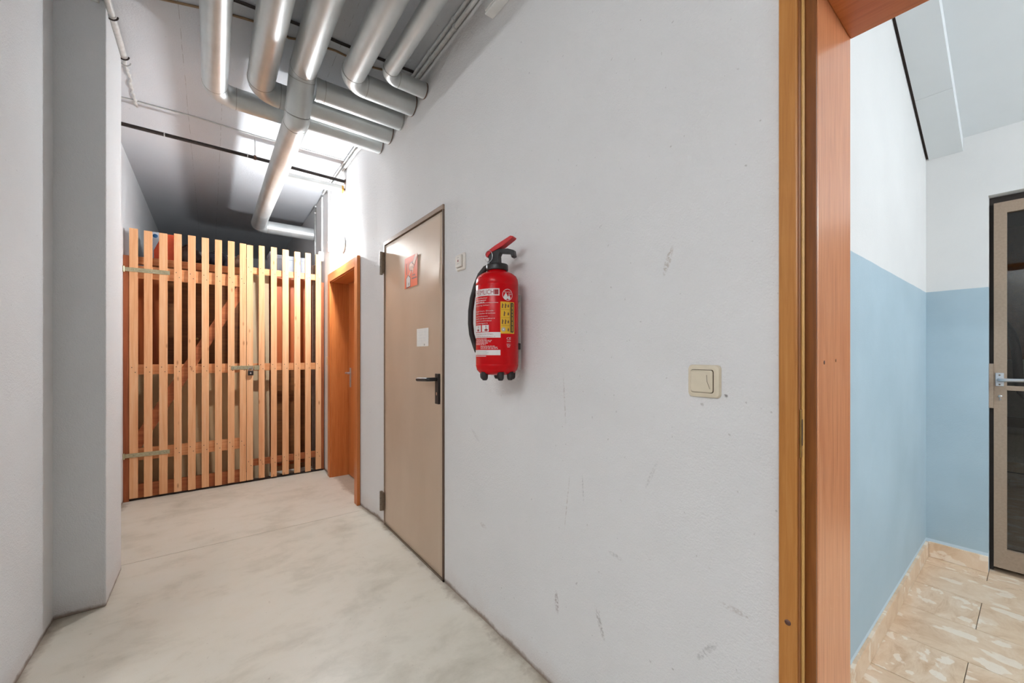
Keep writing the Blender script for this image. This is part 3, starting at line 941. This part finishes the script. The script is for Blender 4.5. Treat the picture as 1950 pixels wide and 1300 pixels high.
# left conduit with plaster filler
lc = thing('pillar_conduit', (-0.39, 2.7, 2.86), 'painted conduit at the pillar top with plaster filler', 'conduit')
MB().tube([(-0.386, 1.9, 2.862), (-0.386, 3.09, 2.862)], 0.015, 12).build('tube', 'conduit', lc)
MB().tube([(-0.420, 2.678, 2.872), (-0.9 + .34, 2.678, 2.872)], 0.012, 12).build('tube', 'conduit', lc)
for yy in (2.74, 3.07, 3.13):
    pts = [(-0.386 + .022 * math.cos(a), yy, 2.862 + .022 * math.sin(a)) for a in [PI * .0 - k * PI / 8 for k in range(9)]]
    MB().tube(pts, 0.004, 8).build('clip', 'rust_black' if yy < 3.1 else 'conduit', lc)
pts = []; rs = []
for k in range(26):
    pts.append((-0.388 + random.uniform(-.006, .006) - .0006 * k, 3.10 + k * .024, CEIL - .002)); rs.append(random.uniform(.005, .013))
MB().tube(pts, rs, 8).build('plaster_filler', 'conduit', lc)

# ------------------------------------------------------------------ bulkhead wall lamp
LC = Vector((0.885, 3.745, 2.178))
wl = thing('wall_lamp', (WF, 3.745, 2.178), 'glowing caged bulkhead lamp on the wall above the orange door', 'lamp')
MB().lathe([(0, 0), (.062, 0), (.066, -.008), (.064, -.022), (.052, -.028), (0, -.028)], (WF, 3.745, 2.178), 28, 'X').build('lamp_base', 'white_metal', wl)
prof = [(0.0, -.118), (.020, -.116), (.034, -.108), (.044, -.092), (.048, -.070), (.048, -.045), (.046, -.0285)]
MB().lathe(prof, (WF, 3.745, 2.178), 24, 'X').build('glass_globe', 'lamp_glass', wl)
MB().lathe([(.028 * math.cos(a), .034 * math.sin(a) - .066) for a in [-PI / 2 + PI * k / 12 for k in range(13)]], (WF, 3.745, 2.178), 20, 'X').build('bulb', 'globe', wl)
MB().lathe([(.013, -.034), (.013, -.0282), (0, -.0282)], (WF, 3.745, 2.178), 16, 'X').build('bulb_socket', 'white_metal', wl)
for a in (0, PI / 2):
    pts = []
    for k in range(17):
        b = -PI / 2 + PI * k / 16
        rr = 0.060 * math.sin(b); hx_ = -.03 - .100 * abs(math.cos(b)) ** .6
        pts.append((WF + hx_, 3.745 + rr * math.cos(a), 2.178 + rr * math.sin(a)))
    MB().tube(pts, 0.0022, 6).build('cage_wire', 'conduit', wl)
for h, r in ((-.05, .0585),):
    pts = [(WF + h, 3.745 + r * math.cos(k * PI / 12), 2.178 + r * math.sin(k * PI / 12)) for k in range(25)]
    MB().tube(pts, 0.0022, 6, False).build('cage_ring', 'conduit', wl)


bl_ = thing('batten_lamp', (-2.20, -0.6, CEIL), 'long white batten lamp on the ceiling of the side bay', 'lamp')
B(-2.25, -2.15, -1.4, 0.2, CEIL - .035, CEIL).build('lamp_base', 'white_metal', bl_, 0.003, 1)
MB().prism([(-2.255, CEIL - .036), (-2.255, CEIL - .06), (-2.23, CEIL - .085), (-2.17, CEIL - .085), (-2.145, CEIL - .06), (-2.145, CEIL - .036)], -1.39, .19, lambda u, v, w_: (u, w_, v)).build('lamp_diffuser', 'rear_globe', bl_)
pc = (2.42, -1.75, 2.15)
pd = thing('pendant_lamp', pc, 'round white pendant globe lamp hanging in the hall', 'lamp')
MB().lathe([(.15 * math.cos(a), .15 * math.sin(a)) for a in [-PI / 2 + PI * .92 * k / 14 for k in range(15)]], pc, 32).build('glass_globe', 'hall_globe', pd)
MB().lathe([(0, .135), (.045, .135), (.045, .19), (0, .195)], pc, 20).build('lamp_cap', 'white_metal', pd)
MB().tube([(pc[0], pc[1], pc[2] + .19), (pc[0], pc[1], zc(pc[0]))], .006, 8).build('cord', 'white_metal', pd)

# ------------------------------------------------------------------ slatted gate and partition
FY = 4.492      # front face of the slats is FY-.02
edges = [(245.9, 262.4), (273.9, 289.9), (302.9, 318.9), (331.2, 345.9), (357.9, 372.5), (384, 397.9), (409.3, 422.7), (433.9, 446.7), (456.5, 468.9),
         (469.7, 481.9), (492.8, 504), (516, 527.2), (537.9, 549.9), (560.5, 572), (581.3, 592), (601.3, 611.5)]
gate = thing('slatted_gate', (-0.15, FY, 0), 'pine slatted gate leaf with diagonal brace and strap hinges', 'gate')
part = thing('slatted_partition', (0.6, FY, 0), 'fixed pine slatted panel right of the padlocked gate', 'partition')
mb = MB(); mb.box(-0.5, 0.5, -0.01, 0.01, -0.5, 0.5)
slat_me = mb.mesh('slat'); slat_me.materials.append(M['pine'])
for i, (a, b) in enumerate(edges):
    x0 = onY(a, 620, FY - .02)[0]; x1 = onY(b, 620, FY - .02)[0]
    top = 2.236 + random.uniform(-.008, .008); bot = 0.018 + random.uniform(-.004, .006)
    ow = gate if i < 9 else part
    me = MB().box(x0, x1, FY - .02, FY, bot, top).mesh('slat', 0.0012, 1)
    o = link('slat', me, 'pine', ow)
GR = FY  # rails behind slats
GX0, GX1 = onY(247, 600, FY)[0], onY(468, 600, FY)[0]
for z0, z1 in ((1.832, 1.937), (1.035, 1.118), (0.325, 0.425)):
    B(GX0, GX1, GR + .001, GR + .023, z0, z1).build('rail', 'pine_x', gate, 0.0012, 1)
# brace
A = Vector((-0.50, 0, 0.432)); Bv = Vector((0.235, 0, 1.828)); d = (Bv - A).normalized(); nn = Vector((-d.z, 0, d.x)) * 0.045
poly = [A + nn, A - nn, Bv - nn, Bv + nn]
MB().prism([(p.x, max(0.426, min(1.831, p.z))) for p in poly], GR + .0004, GR + .0236, lambda u, v, w_: (u, w_, v)).build('brace', 'pine_dark_x', gate, 0.001, 1)
B(GX0, GX1, GR + .001, GR + .02, 0.012, 0.13).build('kick_board', 'pine_dark_x', gate, 0.001, 1)
for z in (1.895, 0.375):
    sh = B(-0.567, -0.277, FY - .0245, FY - .0205, z - .017, z + .017).build('strap_hinge', 'zinc', gate, 0.001, 1)
    MB().tube([(-0.563, FY - .027, z - .024), (-0.563, FY - .027, z + .024)], 0.009, 12).build('hinge_pin', 'zinc', sh)
    for x in (-0.50, -0.40, -0.31):
        MB().lathe([(.005, 0), (.004, -.0025), (0, -.003)], (x, FY - .0245, z), 10, 'Y').build('bolt', 'zinc', sh)
# nails on every slat at the rails
nail = MB().lathe([(.0034, 0), (.0026, -.0012), (0, -.0016)], (0, 0, 0), 8, 'Y').mesh('nail'); nail.materials.append(M['gap'])
for i, (a, b) in enumerate(edges):
    x0 = onY(a, 620, FY - .02)[0]; x1 = onY(b, 620, FY - .02)[0]
    ow = gate if i < 9 else part
    for z in ((1.885, 1.075, 0.375) if i < 9 else (2.0, 1.085, 0.175)):
        for dz, f in ((.02, .3), (-.02, .7)):
            if i < 3 and z != 1.075:
                continue
            o = bpy.data.objects.new('nail', nail); COL.objects.link(o); o.parent = ow
            o.matrix_parent_inverse = world_of(ow).inverted()
            o.location = (x0 + (x1 - x0) * f, FY - .0201, z + dz)
# fixed frame
RX1 = 0.935
B(WL + .001, -0.531, FY - .016, FY + .03, 0.0, 2.010).build('post', 'pine_dark', part, 0.0015, 1)
B(RX1 - .022, RX1 + .008, FY + .001, FY + .05, 0.0, 1.95).build('post', 'pine_dark', part, 0.0015, 1)
B(WL + .001, 0.33, FY + .036, FY + .066, 1.955, 2.018).build('top_rail', 'pine_x', part, 0.0012, 1)
B(WL + .001, RX1, FY - .004, FY + .034, 0.0005, 0.014).build('shadow_strip', 'gap', part)  # dark strip standing in for the shadow under the slats
PX0 = onY(470, 600, FY)[0]
for z0, z1, m_ in ((1.965, 2.026, 'pine_x'), (1.048, 1.117, 'pine_x'), (0.145, 0.208, 'pine_dark_x')):
    B(PX0, RX1 - .0225, GR + .001, GR + .024, z0, z1).build('rail', m_, part, 0.0012, 1)
# hasp and padlock
hp_ = thing('hasp', (0.25, FY - .02, 1.07), 'zinc hasp bolted across gate and partition', 'hasp')
B(0.150, 0.325, FY - .0245, FY - .0205, 1.062, 1.096).build('hasp_plate', 'zinc', hp_, 0.001, 1)
fp = [(0.300, FY - .022, 1.090), (0.300, FY - .050, 1.090), (0.300, FY - .050, 1.068), (0.300, FY - .022, 1.068)]
MB().tube(fillet(fp, .008, 4)[0], 0.0035, 8).build('staple', 'chrome', hp_)
B(0.328, 0.372, FY - .0245, FY - .0205, 1.055, 1.100).build('staple_plate', 'zinc', hp_, 0.001, 1)
for x in (0.165, 0.195):
    MB().lathe([(.005, 0), (.004, -.003), (0, -.0035)], (x, FY - .0245, 1.079), 10, 'Y').build('bolt', 'chrome', hp_)
pl = thing('padlock', (0.300, FY - .04, 1.01), 'small dark padlock hanging from the zinc hasp', 'padlock')
MB().box(0.278, 0.322, FY - .048, FY - .028, 1.006, 1.050).build('lock_body', 'black_plastic', pl, 0.005, 3)
fp = [(0.286, FY - .038, 1.045), (0.286, FY - .038, 1.080), (0.314, FY - .038, 1.080), (0.314, FY - .038, 1.045)]
MB().tube(fillet(fp, .0135, 6)[0], 0.0035, 8).build('shackle', 'chrome', pl)
MB().lathe([(.008, 0), (.007, -.002), (0, -.002)], (0.300, FY - .048, 1.026), 14, 'Y').build('lock_face', 'chrome', pl)

# ------------------------------------------------------------------ stored things behind the slats
cb = thing('storage_cabinet', (-0.1, 5.05, 0), 'dark brown wood grain cabinet standing behind the gate', 'cabinet')
B(-0.46, 0.34, 4.86, 5.36, 0.06, 2.06).build('cabinet_body', 'cabinet_brown', cb, 0.002, 1)
B(-0.44, 0.32, 4.88, 5.34, 0, 0.06).build('plinth', 'gap', cb)
for a, b in ((-0.455, -0.062), (-0.058, 0.335)):
    dd = B(a, b, 4.845, 4.860, 0.08, 2.05).build('cabinet_door', 'cabinet_brown', cb, 0.002, 1)
    kx = b - .04 if a < -.2 else a + .04
    MB().lathe([(.006, 0), (.006, -.012), (.012, -.018), (.010, -.026), (0, -.028)], (kx, 4.845, 1.35), 14, 'Y').build('knob', 'brass', dd)
wd = thing('wardrobe', (0.70, 5.0, 0), 'reddish wood wardrobe behind the fixed slatted panel', 'wardrobe')
B(0.485, 0.925, 4.74, 5.26, 0.05, 2.06).build('wardrobe_body', 'wardrobe_red', wd, 0.002, 1)
B(0.486, 0.924, 4.728, 5.24, 0, 0.05).build('plinth', 'cabinet_brown', wd)
B(0.49, 0.704, 4.722, 4.740, 1.06, 2.05).build('wardrobe_door', 'wardrobe_red', wd, 0.002, 1)
B(0.708, 0.920, 4.722, 4.740, 1.06, 2.05).build('wardrobe_door', 'wardrobe_red', wd, 0.002, 1)
B(0.49, 0.920, 4.726, 4.740, 0.08, 1.04).build('lower_panel', 'cabinet_brown', wd, 0.002, 1)
lb = MB().prism([(4.655, 0.0), (4.675, 0.0), (4.735, 1.09), (4.715, 1.09)], -0.53, 0.262, lambda u, v, w_: (w_, u, v)).build('beige_board', 'beige_low', None, 0.001, 1)
tag(lb, 'wide beige board leaning behind the lower half of the gate', 'board')
tag(MB().prism([(4.60, 0.0), (4.62, 0.0), (4.70, 2.0), (4.68, 2.0)], 0.325, 0.468, lambda u, v, w_: (w_, u, v)).build('leaning_board', 'beige', None, 0.001, 1),
    'tall narrow beige board leaning behind the fixed slats', 'board')
tag(MB().prism([(4.74, 0.0), (4.76, 0.0), (4.835, 1.93), (4.815, 1.93)], -0.555, -0.33, lambda u, v, w_: (w_, u, v)).build('leaning_board', 'wardrobe_red', None, 0.001, 1),
    'reddish brown board leaning behind the hinge side of the gate', 'board')
# things on top
ob = thing('orange_box', (-0.35, 5.0, 2.06), 'orange cardboard box with a white flap on the dark cabinet', 'box')
B(-0.452, -0.27, 4.90, 5.16, 2.061, 2.30).build('carton', 'box_orange', ob, 0.003, 1)
B(-0.452, -0.27, 4.9005, 5.1595, 2.3005, 2.322).build('lid', 'box_orange', ob, 0.003, 1)
fl_ = MB().prism([(-.455, 2.064), (-.455, 2.325), (-.35, 2.325), (-.415, 2.16), (-.415, 2.064)], 4.894, 4.899, lambda u, v, w_: (u, w_, v)).build('white_flap', 'box_white', ob)
MB().lathe([(0, 0), (.018, 0), (.018, .001)], (-.405, 4.8928, 2.290), 20, 'Y').build('round_logo', 'logo_blue', fl_)


def bag(name, c, s, mat, label, seed):
    rnd = random.Random(seed)
    bm = bmesh.new()
    bmesh.ops.create_icosphere(bm, subdivisions=4, radius=1.0)
    ph = [rnd.uniform(0, 6) for _ in range(6)]
    for v in bm.verts:
        p = v.co.copy()
        k = 1 + .07 * math.sin(5 * p.x + ph[0]) * math.sin(4 * p.z + ph[1]) + .05 * math.sin(9 * p.y + ph[2] + 5 * p.z) + .03 * math.sin(14 * p.x + ph[3] - 6 * p.z)
        v.co = Vector((p.x * s[0] * k, p.y * s[1] * k, max(p.z * k, -.78) * s[2]))
    zmin = min(v.co.z for v in bm.verts)
    for v in bm.verts:
        v.co += Vector((c[0], c[1], c[2] - zmin))
    for f in bm.faces: f.smooth = True
    me = bpy.data.meshes.new(name); bm.to_mesh(me); bm.free()
    t = thing(name, c, label, 'bag')
    link('bag_body', me, mat, t)
    top = c[2] + s[2] * 1.75
    pts = [(c[0] + s[0] * .35 * math.cos(a), c[1] - s[1] * .3, top - .02 + .03 * math.sin(a)) for a in [PI * k / 10 for k in range(11)]]
    MB().tube(pts, 0.006, 8).build('bag_handle', mat, t)


bag('brown_bag', (-0.17, 5.04, 2.061), (0.10, 0.13, 0.115), 'bag_brown', 'dark brown bag beside the orange box on the cabinet', 1)
bag('navy_bag', (0.055, 5.04, 2.061), (0.105, 0.13, 0.10), 'bag_navy', 'near black bag in the middle of the cabinet top', 2)
bag('tan_bag', (0.245, 5.02, 2.061), (0.075, 0.12, 0.09), 'bag_tan', 'small tan bag at the right end of the cabinet top', 3)
for (x0, x1, y0, h, lab) in ((0.40, 0.53, 4.80, .205, 'narrow white carton on the wardrobe beside the beige panel'), (0.56, 0.86, 4.84, .19, 'wide white carton on the wardrobe near the wall')):
    x0 = max(x0, .49)
    b_ = thing('white_carton', ((x0 + x1) / 2, y0 + .12, 2.06), lab, 'box', 'white cartons on the wardrobe')
    x1 = max(x1, x0 + .06)
    B(x0, x1, y0, y0 + .24, 2.061, 2.061 + h).build('carton', 'box_white', b_, 0.003, 1)
    B(x0 - .003, x1 + .003, y0 - .003, y0 + .243, 2.061 + h - .04, 2.064 + h).build('lid', 'box_white', b_, 0.003, 1)
rl = thing('carpet_roll', (0.895, 4.62, 0), 'tall grey roll standing in the corner behind the slats', 'roll')
MB().tube([(0.893, 4.63, 0.0), (0.893, 4.63, 2.14)], 0.042, 20).build('roll_body', 'roll_grey', rl)
MB().lathe([(.012, 0), (.018, .002), (.024, 0), (.03, .002), (.036, 0)], (0.893, 4.63, 2.141), 20).build('roll_layers', 'bag_tan', rl)

# ------------------------------------------------------------------ switches


def rounded(w, h, r, n=5):
    out = []
    for cx_, cy_, a0 in ((w / 2 - r, h / 2 - r, 0), (-w / 2 + r, h / 2 - r, PI / 2), (-w / 2 + r, -h / 2 + r, PI), (w / 2 - r, -h / 2 + r, 1.5 * PI)):
        for k in range(n + 1):
            a = a0 + PI / 2 * k / n
            out.append((cx_ + r * math.cos(a), cy_ + r * math.sin(a)))
    return out


def layered(layers, y, z):
    """stack of outlines (w, h, r, x) joined into one smooth shell facing -X"""
    mb = MB(); rings = [[(x, y + u, z + v) for u, v in rounded(w_, h_, r_)] for w_, h_, r_, x in layers]
    n = len(rings[0]); vs = [p for r_ in rings for p in r_]
    fs = [(i * n + k, i * n + (k + 1) % n, (i + 1) * n + (k + 1) % n, (i + 1) * n + k) for i in range(len(rings) - 1) for k in range(n)]
    fs.append(tuple(range((len(rings) - 1) * n, len(rings) * n)))
    fs.append(tuple(range(n))[::-1])
    return mb.add(vs, fs)


sy, sz = 0.503, 1.134
sw = thing('light_switch', (WR, sy, sz), 'cream rocker light switch on the white wall near the doorway', 'light switch')
layered([(.081, .081, .010, WR), (.081, .081, .010, WR - .004), (.077, .077, .010, WR - .0085), (.066, .066, .008, WR - .0105)], sy, sz).build('switch_frame', 'cream', sw)
layered([(.058, .058, .006, WR - .0105), (.058, .058, .006, WR - .0108)], sy + .002, sz).build('switch_gap', 'cream_dark', sw)
rk = layered([(.055, .055, .006, WR - .0108), (.055, .055, .006, WR - .0135), (.050, .050, .006, WR - .0155)], sy + .0025, sz).build('rocker', 'cream', sw)
MB().tube([(WR - .0155, sy - .012, sz + .016), (WR - .0156, sy - .013, sz), (WR - .0155, sy - .020, sz - .018)], 0.0005, 6).build('scratch', 'cream_dark', rk)
by, bz = 1.712, 1.655
pb = thing('push_button', (WR, by, bz), 'small white push button switch between steel door and extinguisher', 'switch')
layered([(.080, .082, .008, WR), (.080, .082, .008, WR - .006), (.074, .076, .008, WR - .010)], by, bz).build('switch_frame', 'switch_white', pb)
layered([(.056, .060, .005, WR - .010), (.056, .060, .005, WR - .0103)], by + .004, bz + .002).build('switch_gap', 'cream_dark', pb)
rk = layered([(.053, .057, .005, WR - .0103), (.053, .057, .005, WR - .018), (.049, .052, .005, WR - .020)], by + .004, bz + .002).build('button', 'switch_white', pb)
MB().lathe([(.006, 0), (.005, -.001), (0, -.001)], (WR - .020, by + .004, bz + .004), 14, 'X').build('red_mark', 'red_dot', rk)
for dz in (.018, -.012):
    B(WR - .0204, WR - .020, by - .006, by + .014, bz + dz, bz + dz + .003).build('print_line', 'label_grey', rk)
tag(B(WF - .02, WF, 4.30, 4.34, 1.10, 1.18).build('door_socket', 'cream', None, 0.004), 'small cream socket on the wall strip beside the orange door', 'switch')

# ------------------------------------------------------------------ fire extinguisher
EX, EY, ER = 0.874, 1.249, 0.081
TC = math.atan2(-EY, -EX)            # direction from the cylinder to the lens, used to place its label round the body
ex = thing('fire_extinguisher', (EX, EY, 1.105), 'red fire extinguisher with black hose hanging on the white wall', 'fire extinguisher')


def zf(py, dep=1.44): return CAMH - (py - 675) * dep / FPX


body = [(0, 1.125), (.045, 1.124), (.066, 1.130), (.077, 1.142), (.081, 1.158), (.081, 1.163), (.0802, 1.165), (.081, 1.167), (.081, 1.458),
        (.0802, 1.460), (.081, 1.462), (.081, 1.470), (.079, 1.484), (.073, 1.496), (.060, 1.506), (.044, 1.512), (.037, 1.514), (.037, 1.528)]
MB().lathe([(r, z) for r, z in body], (EX, EY, 0), 64).build('cylinder', 'red', ex)
MB().lathe([(0, 1.519), (.041, 1.519), (.042, 1.522), (.042, 1.540), (.040, 1.543), (0, 1.543)], (EX, EY, 0), 40).build('collar', 'black_plastic', ex)
fa = math.radians(-62)
D = Vector((math.cos(fa), math.sin(fa), 0)); N = Vector((-D.y, D.x, 0)); Cn = Vector((EX, EY, 0))


def ex3(u, v, w_): return tuple(Cn + D * u + N * w_ + Vector((0, 0, v)))


hd = MB().prism([(-.026, 1.543), (.014, 1.543), (.012, 1.575), (.020, 1.590), (.014, 1.600), (-.022, 1.594), (-.032, 1.575)], -.013, .013, ex3).build('valve_head', 'black_plastic', ex, 0.002)
MB().prism([(-.018, 1.600), (.006, 1.601), (.050, 1.598), (.074, 1.590), (.078, 1.566), (.066, 1.562), (.060, 1.578), (.020, 1.584), (-.018, 1.584)], -.012, .012, ex3).build('carry_grip', 'black_plastic', ex, 0.002)
MB().prism([(-.040, 1.575), (-.034, 1.571), (-.020, 1.588), (.030, 1.608), (.072, 1.634), (.075, 1.640), (.063, 1.644), (-.002, 1.614), (-.036, 1.595), (-.043, 1.585)], -.0165, .0165, ex3).build('squeeze_lever', 'red_lever', ex, 0.002)
pts = [ex3(-.026 + .016 * math.cos(a), 1.574 + .022 * math.sin(a), -.0195) for a in [2 * PI * k / 24 for k in range(25)]]
MB().tube(pts, 0.0014, 6, False).build('safety_ring', 'chrome', hd)
# hose outlet + hose, in the vertical plane across the view
Lf = Vector((-C_, S_, 0)); Dp = Vector((S_, C_, 0))


def exh(a, dpt, z): return tuple(Cn + Lf * a + Dp * dpt + Vector((0, 0, z)))


MB().tube([exh(.030, .01, 1.522), exh(.033, .01, 1.550), exh(.030, .01, 1.560)], [.0085, .0085, .006], 12).build('outlet', 'chrome', hd)
ctrl = [(.030, .01, 1.540), (.046, .012, 1.532), (.066, .016, 1.508), (.083, .02, 1.468), (.097, .025, 1.42), (.104, .03, 1.37), (.105, .034, 1.32), (.101, .037, 1.28), (.088, .042, 1.235), (.080, .046, 1.212)]
MB().tube([exh(*c) for c in ctrl], 0.0105, 14).build('hose', 'rubber', ex)
MB().tube([exh(.080, .046, 1.214), exh(.074, .048, 1.195)], [.008, .006], 12).build('nozzle', 'label_grey', ex)
for deg in (-48, 12, 52, 110, 180, 240):
    a = TC + math.radians(deg)
    c = (EX + .062 * math.cos(a), EY + .062 * math.sin(a), 0)
    MB().lathe([(0, 1.104), (.008, 1.105), (.012, 1.112), (.0135, 1.136), (0, 1.136)], c, 14).build('foot', 'rubber', ex)
wb = thing('wall_bracket', (WR, EY, 1.2), 'grey wall bracket behind the red extinguisher', 'bracket')
B(WR - .008, WR, EY - .006, EY + .03, 1.14, 1.44).build('back_plate', 'white_metal', wb, 0.001, 1)
B(WR - .031, WR - .008, EY - .014, EY + .014, 1.41, 1.435).build('hook_block', 'label_grey', wb, 0.001, 1)
B(WR - .031, WR - .008, EY - .014, EY + .014, 1.22, 1.245).build('hook_block', 'black_plastic', wb, 0.001, 1)


# --- label, wrapped round the cylinder.  u = arc angle in degrees (0 faces the lens), z = height
def wrap(dg, z, off=0.0004):
    a = TC + math.radians(dg); r = ER + off
    return (EX + r * math.cos(a), EY + r * math.sin(a), z)


def patch(name, d0, d1, z0, z1, mat, off=0.0004):
    n = max(1, int(abs(d1 - d0) / 3) + 1)
    vs = []
    for k in range(n + 1):
        a = d0 + (d1 - d0) * k / n
        vs += [wrap(a, z0, off), wrap(a, z1, off)]
    return MB().add(vs, [(2 * k, 2 * k + 2, 2 * k + 3, 2 * k + 1) for k in range(n)], True).build(name, mat, ex)


def disc(name, dg, z, r0, r1, mat, off):
    vs = []; n = 36
    for k in range(n):
        a = 2 * PI * k / n
        for r in (r0, r1):
            vs.append(wrap(dg + math.degrees(r * math.cos(a) / ER), z + r * math.sin(a), off))
    return MB().add(vs, [(2 * k, 2 * k + 1, (2 * k + 3) % (2 * n), (2 * k + 2) % (2 * n)) for k in range(n)]).build(name, mat, ex)


def poly_wrap(name, pts, mat, off):
    vs = [wrap(dg, z, off) for dg, z in pts]
    return MB().add(vs, [tuple(range(len(vs)))]).build(name, mat, ex)


def text(s, h, bold=0.0):
    cu = bpy.data.curves.new('txt', 'FONT'); cu.body = s; cu.size = h / 0.70; cu.offset = bold; cu.resolution_u = 2
    o = bpy.data.objects.new('txt', cu); COL.objects.link(o)
    dg = bpy.context.evaluated_depsgraph_get()
    me = bpy.data.meshes.new_from_object(o.evaluated_get(dg))
    bpy.data.objects.remove(o); bpy.data.curves.remove(cu)
    return me


def wtext(s, d0, z, h, mat, off=0.0008, bold=0.0, d1=None, rot=False, name='lettering'):
    me = text(s, h, bold)
    xs_ = [v.co.x for v in me.vertices]
    w0, w1 = min(xs_), max(xs_)
    k = 1.0
    if d1 is not None:
        k = math.radians(d1 - d0) * ER / (w1 - w0)
    for v in me.vertices:
        x = (v.co.x - w0) * k; y = v.co.y
        if rot:      # reading upwards
            v.co = wrap(d0 - math.degrees(y / ER), z + x, off)
        else:
            v.co = wrap(d0 + math.degrees(x / ER), z + y, off)
    me.name = name
    return link(name, me, mat, ex)


patch('label_box', -92, 6, zf(562), zf(548.5), 'label_white')
patch('logo_block', -7.5, 3.5, zf(560), zf(550.5), 'label_red', 0.0007)
wtext('HEIMLICH', -68, zf(559.6), .0175, 'label_red', 0.0008, 0.0, -8.5)
L0 = -72
wtext('Schaumlöscher', L0, zf(567.2), .0050, 'label_white', d1=-26)


def dashes(d0, d1, z, h, mat='label_white', off=0.0007, vert=False):
    """print too small to read in the photograph: a row of word-sized strokes"""
    d = d0
    while d < d1 - 1:
        e = min(d1, d + random.uniform(4, 11))
        if vert:
            k = ER * PI / 180
            patch('print_line', z - h * .5, z + h * .5, d, e, mat, off)
        else:
            patch('print_line', d, e, z, z + h, mat, off)
        d = e + 1.6


dashes(L0, -30, zf(571.2), .0026)
dashes(L0, -35, zf(574.6), .0024)
patch('rule_line', -80, 3, zf(575.9), zf(575.3), 'label_white')
wtext('Sicherung ziehen', L0, zf(581), .0042, 'label_white', d1=-20)
for i, (s, e) in enumerate((('Knopf lösen, Druck-', -8), ('hebel niederdrücken', -5), ('und loslassen', -25), ('Strahl auf Brandherd', -6), ('mit Druckhebel', -15), ('betätigen', -25))):
    wtext(s, L0, zf((592, 596.6, 602, 606.6, 611, 615.6)[i]), .0042, 'label_white', d1=e)
for d0, d1, ch in ((-78, -47, 'A'), (-43, -22, 'B')):
    patch('pictogram', d0, d1, zf(631), zf(618), 'label_white')
    wtext(ch, (d0 + d1) / 2 + 1, zf(623.5), .0085, 'label_red', 0.0008)
    cxd = (d0 + d1) / 2 + 3
    poly_wrap('flame_mark', [(cxd - 6, zf(627)), (cxd - 3, zf(629.8)), (cxd + 3, zf(629.8)), (cxd + 6, zf(627)), (cxd + 2.5, zf(626.2)), (cxd, zf(624.2)), (cxd - 2.5, zf(626.2))], 'label_red', 0.0008)
patch('label_box', -88, 9, zf(642.5), zf(632), 'label_white')
wtext('Vorsicht bei elektrischen Anlagen.', -80, zf(636.6), .0042, 'label_red', d1=-9)
wtext('Nur bis 1000 Volt; Mindestabstand 1 m.', -80, zf(641.2), .0042, 'label_red', d1=-4)
for i, e in enumerate((-28, -12, -16, -22, -30)):
    dashes(L0, e, zf(645.5 + i * 2.6), .0017)
for i, e in enumerate((-6, 2, 2)):
    dashes(-48, e, zf(659 + i * 2.4), .0016)
patch('label_box', -88, 8.5, zf(676), zf(666), 'label_white')
for i, e in enumerate((-28, -22, -26)):
    patch('print_line', -70, e, zf(668.6 + i * 2.8), zf(668.0 + i * 2.8), 'label_grey', 0.0007)
patch('print_line', -78, -30, zf(678.6), zf(677.4), 'label_white')
# fluorine-free emblem
CD, CZ = 28.5, zf(560)
disc('emblem_ring', CD, CZ, .0195, .0212, 'label_white', 0.0005)
wtext('FLUOR-', CD - 9.5, CZ + .0075, .0046, 'label_white', d1=CD + 11)
wtext('FREI', CD + 1.5, CZ + .0000, .0046, 'label_white', d1=CD + 11.3)
for dx, z0, s in ((-5.5, -.0170, 1.25), (3.8, -.0172, .9)):
    pts = []
    for k in range(20):
        t_ = 2 * PI * k / 20
        rr = .0068 * s
        x = rr * math.sin(t_); y = -rr * math.cos(t_)
        if y > 0:
            x *= max(0.0, 1 - (y / rr) ** 1.3); y *= 2.1
        pts.append((CD + dx + math.degrees(x / ER), CZ + z0 + rr + y))
    poly_wrap('drop_mark', pts, 'label_white', 0.0006 + .0002 * (s < 1))
# yellow instruction panel
Y0, Y1 = 8.5, 50.5
zt, zb = zf(573.5), zf(634.5)
patch('yellow_panel', Y0, Y1, zb, zt, 'label_yellow')
patch('panel_black', 37, 48, zb + .004, zt - .003, 'label_black', 0.0007)
z = zb + .008
while z < zt - .012:
    e = min(zt - .008, z + random.uniform(.008, .020))
    patch('print_line', 41.5, 44.0, z, e, 'label_yellow', 0.0009)
    z = e + .003
patch('panel_rule', 34.6, 35.4, zb + .003, zt - .003, 'label_red', 0.0007)
for k in range(1, 4):
    zz = zt + (zb - zt) * k / 4
    patch('panel_rule', Y0 + 2, 34, zz - .0004, zz + .0004, 'print_dark', 0.0007)
for k in range(4):
    zz = zt + (zb - zt) * (k + .5) / 4
    if k == 3:
        disc('panel_disc', 16.5, zz, 0, .0078, 'label_grey', 0.0008); disc('panel_disc', 16.5, zz, 0, .003, 'label_white', 0.0009)
    else:
        for q in range(2 if k != 1 else 1):
            c0 = 14 + q * 8 + (5 if k == 1 else 0)
            poly_wrap('panel_figure', [(c0 - 2, zz - .009), (c0 + 1, zz - .009), (c0 + 1.4, zz), (c0 + 3.5, zz + .003), (c0 + 1, zz + .0045), (c0 + .5, zz + .009), (c0 - 1, zz + .009), (c0 - 1.5, zz + .002)], 'print_dark', 0.0008)
    poly_wrap('panel_figure', [(28, zz - .006), (31.5, zz - .006), (32, zz + .001), (30, zz + .007), (28, zz + .001)], 'print_dark', 0.0008)
# CE mark
wtext('CE', 25, zf(646), .0085, 'label_white', d1=38)
wtext('0036', 26, zf(650.5), .0046, 'label_white', d1=37.5)
for i in range(3):
    dashes(25 + i, 37.5 - i, zf(655.5 + 2.6 * i), .0016)
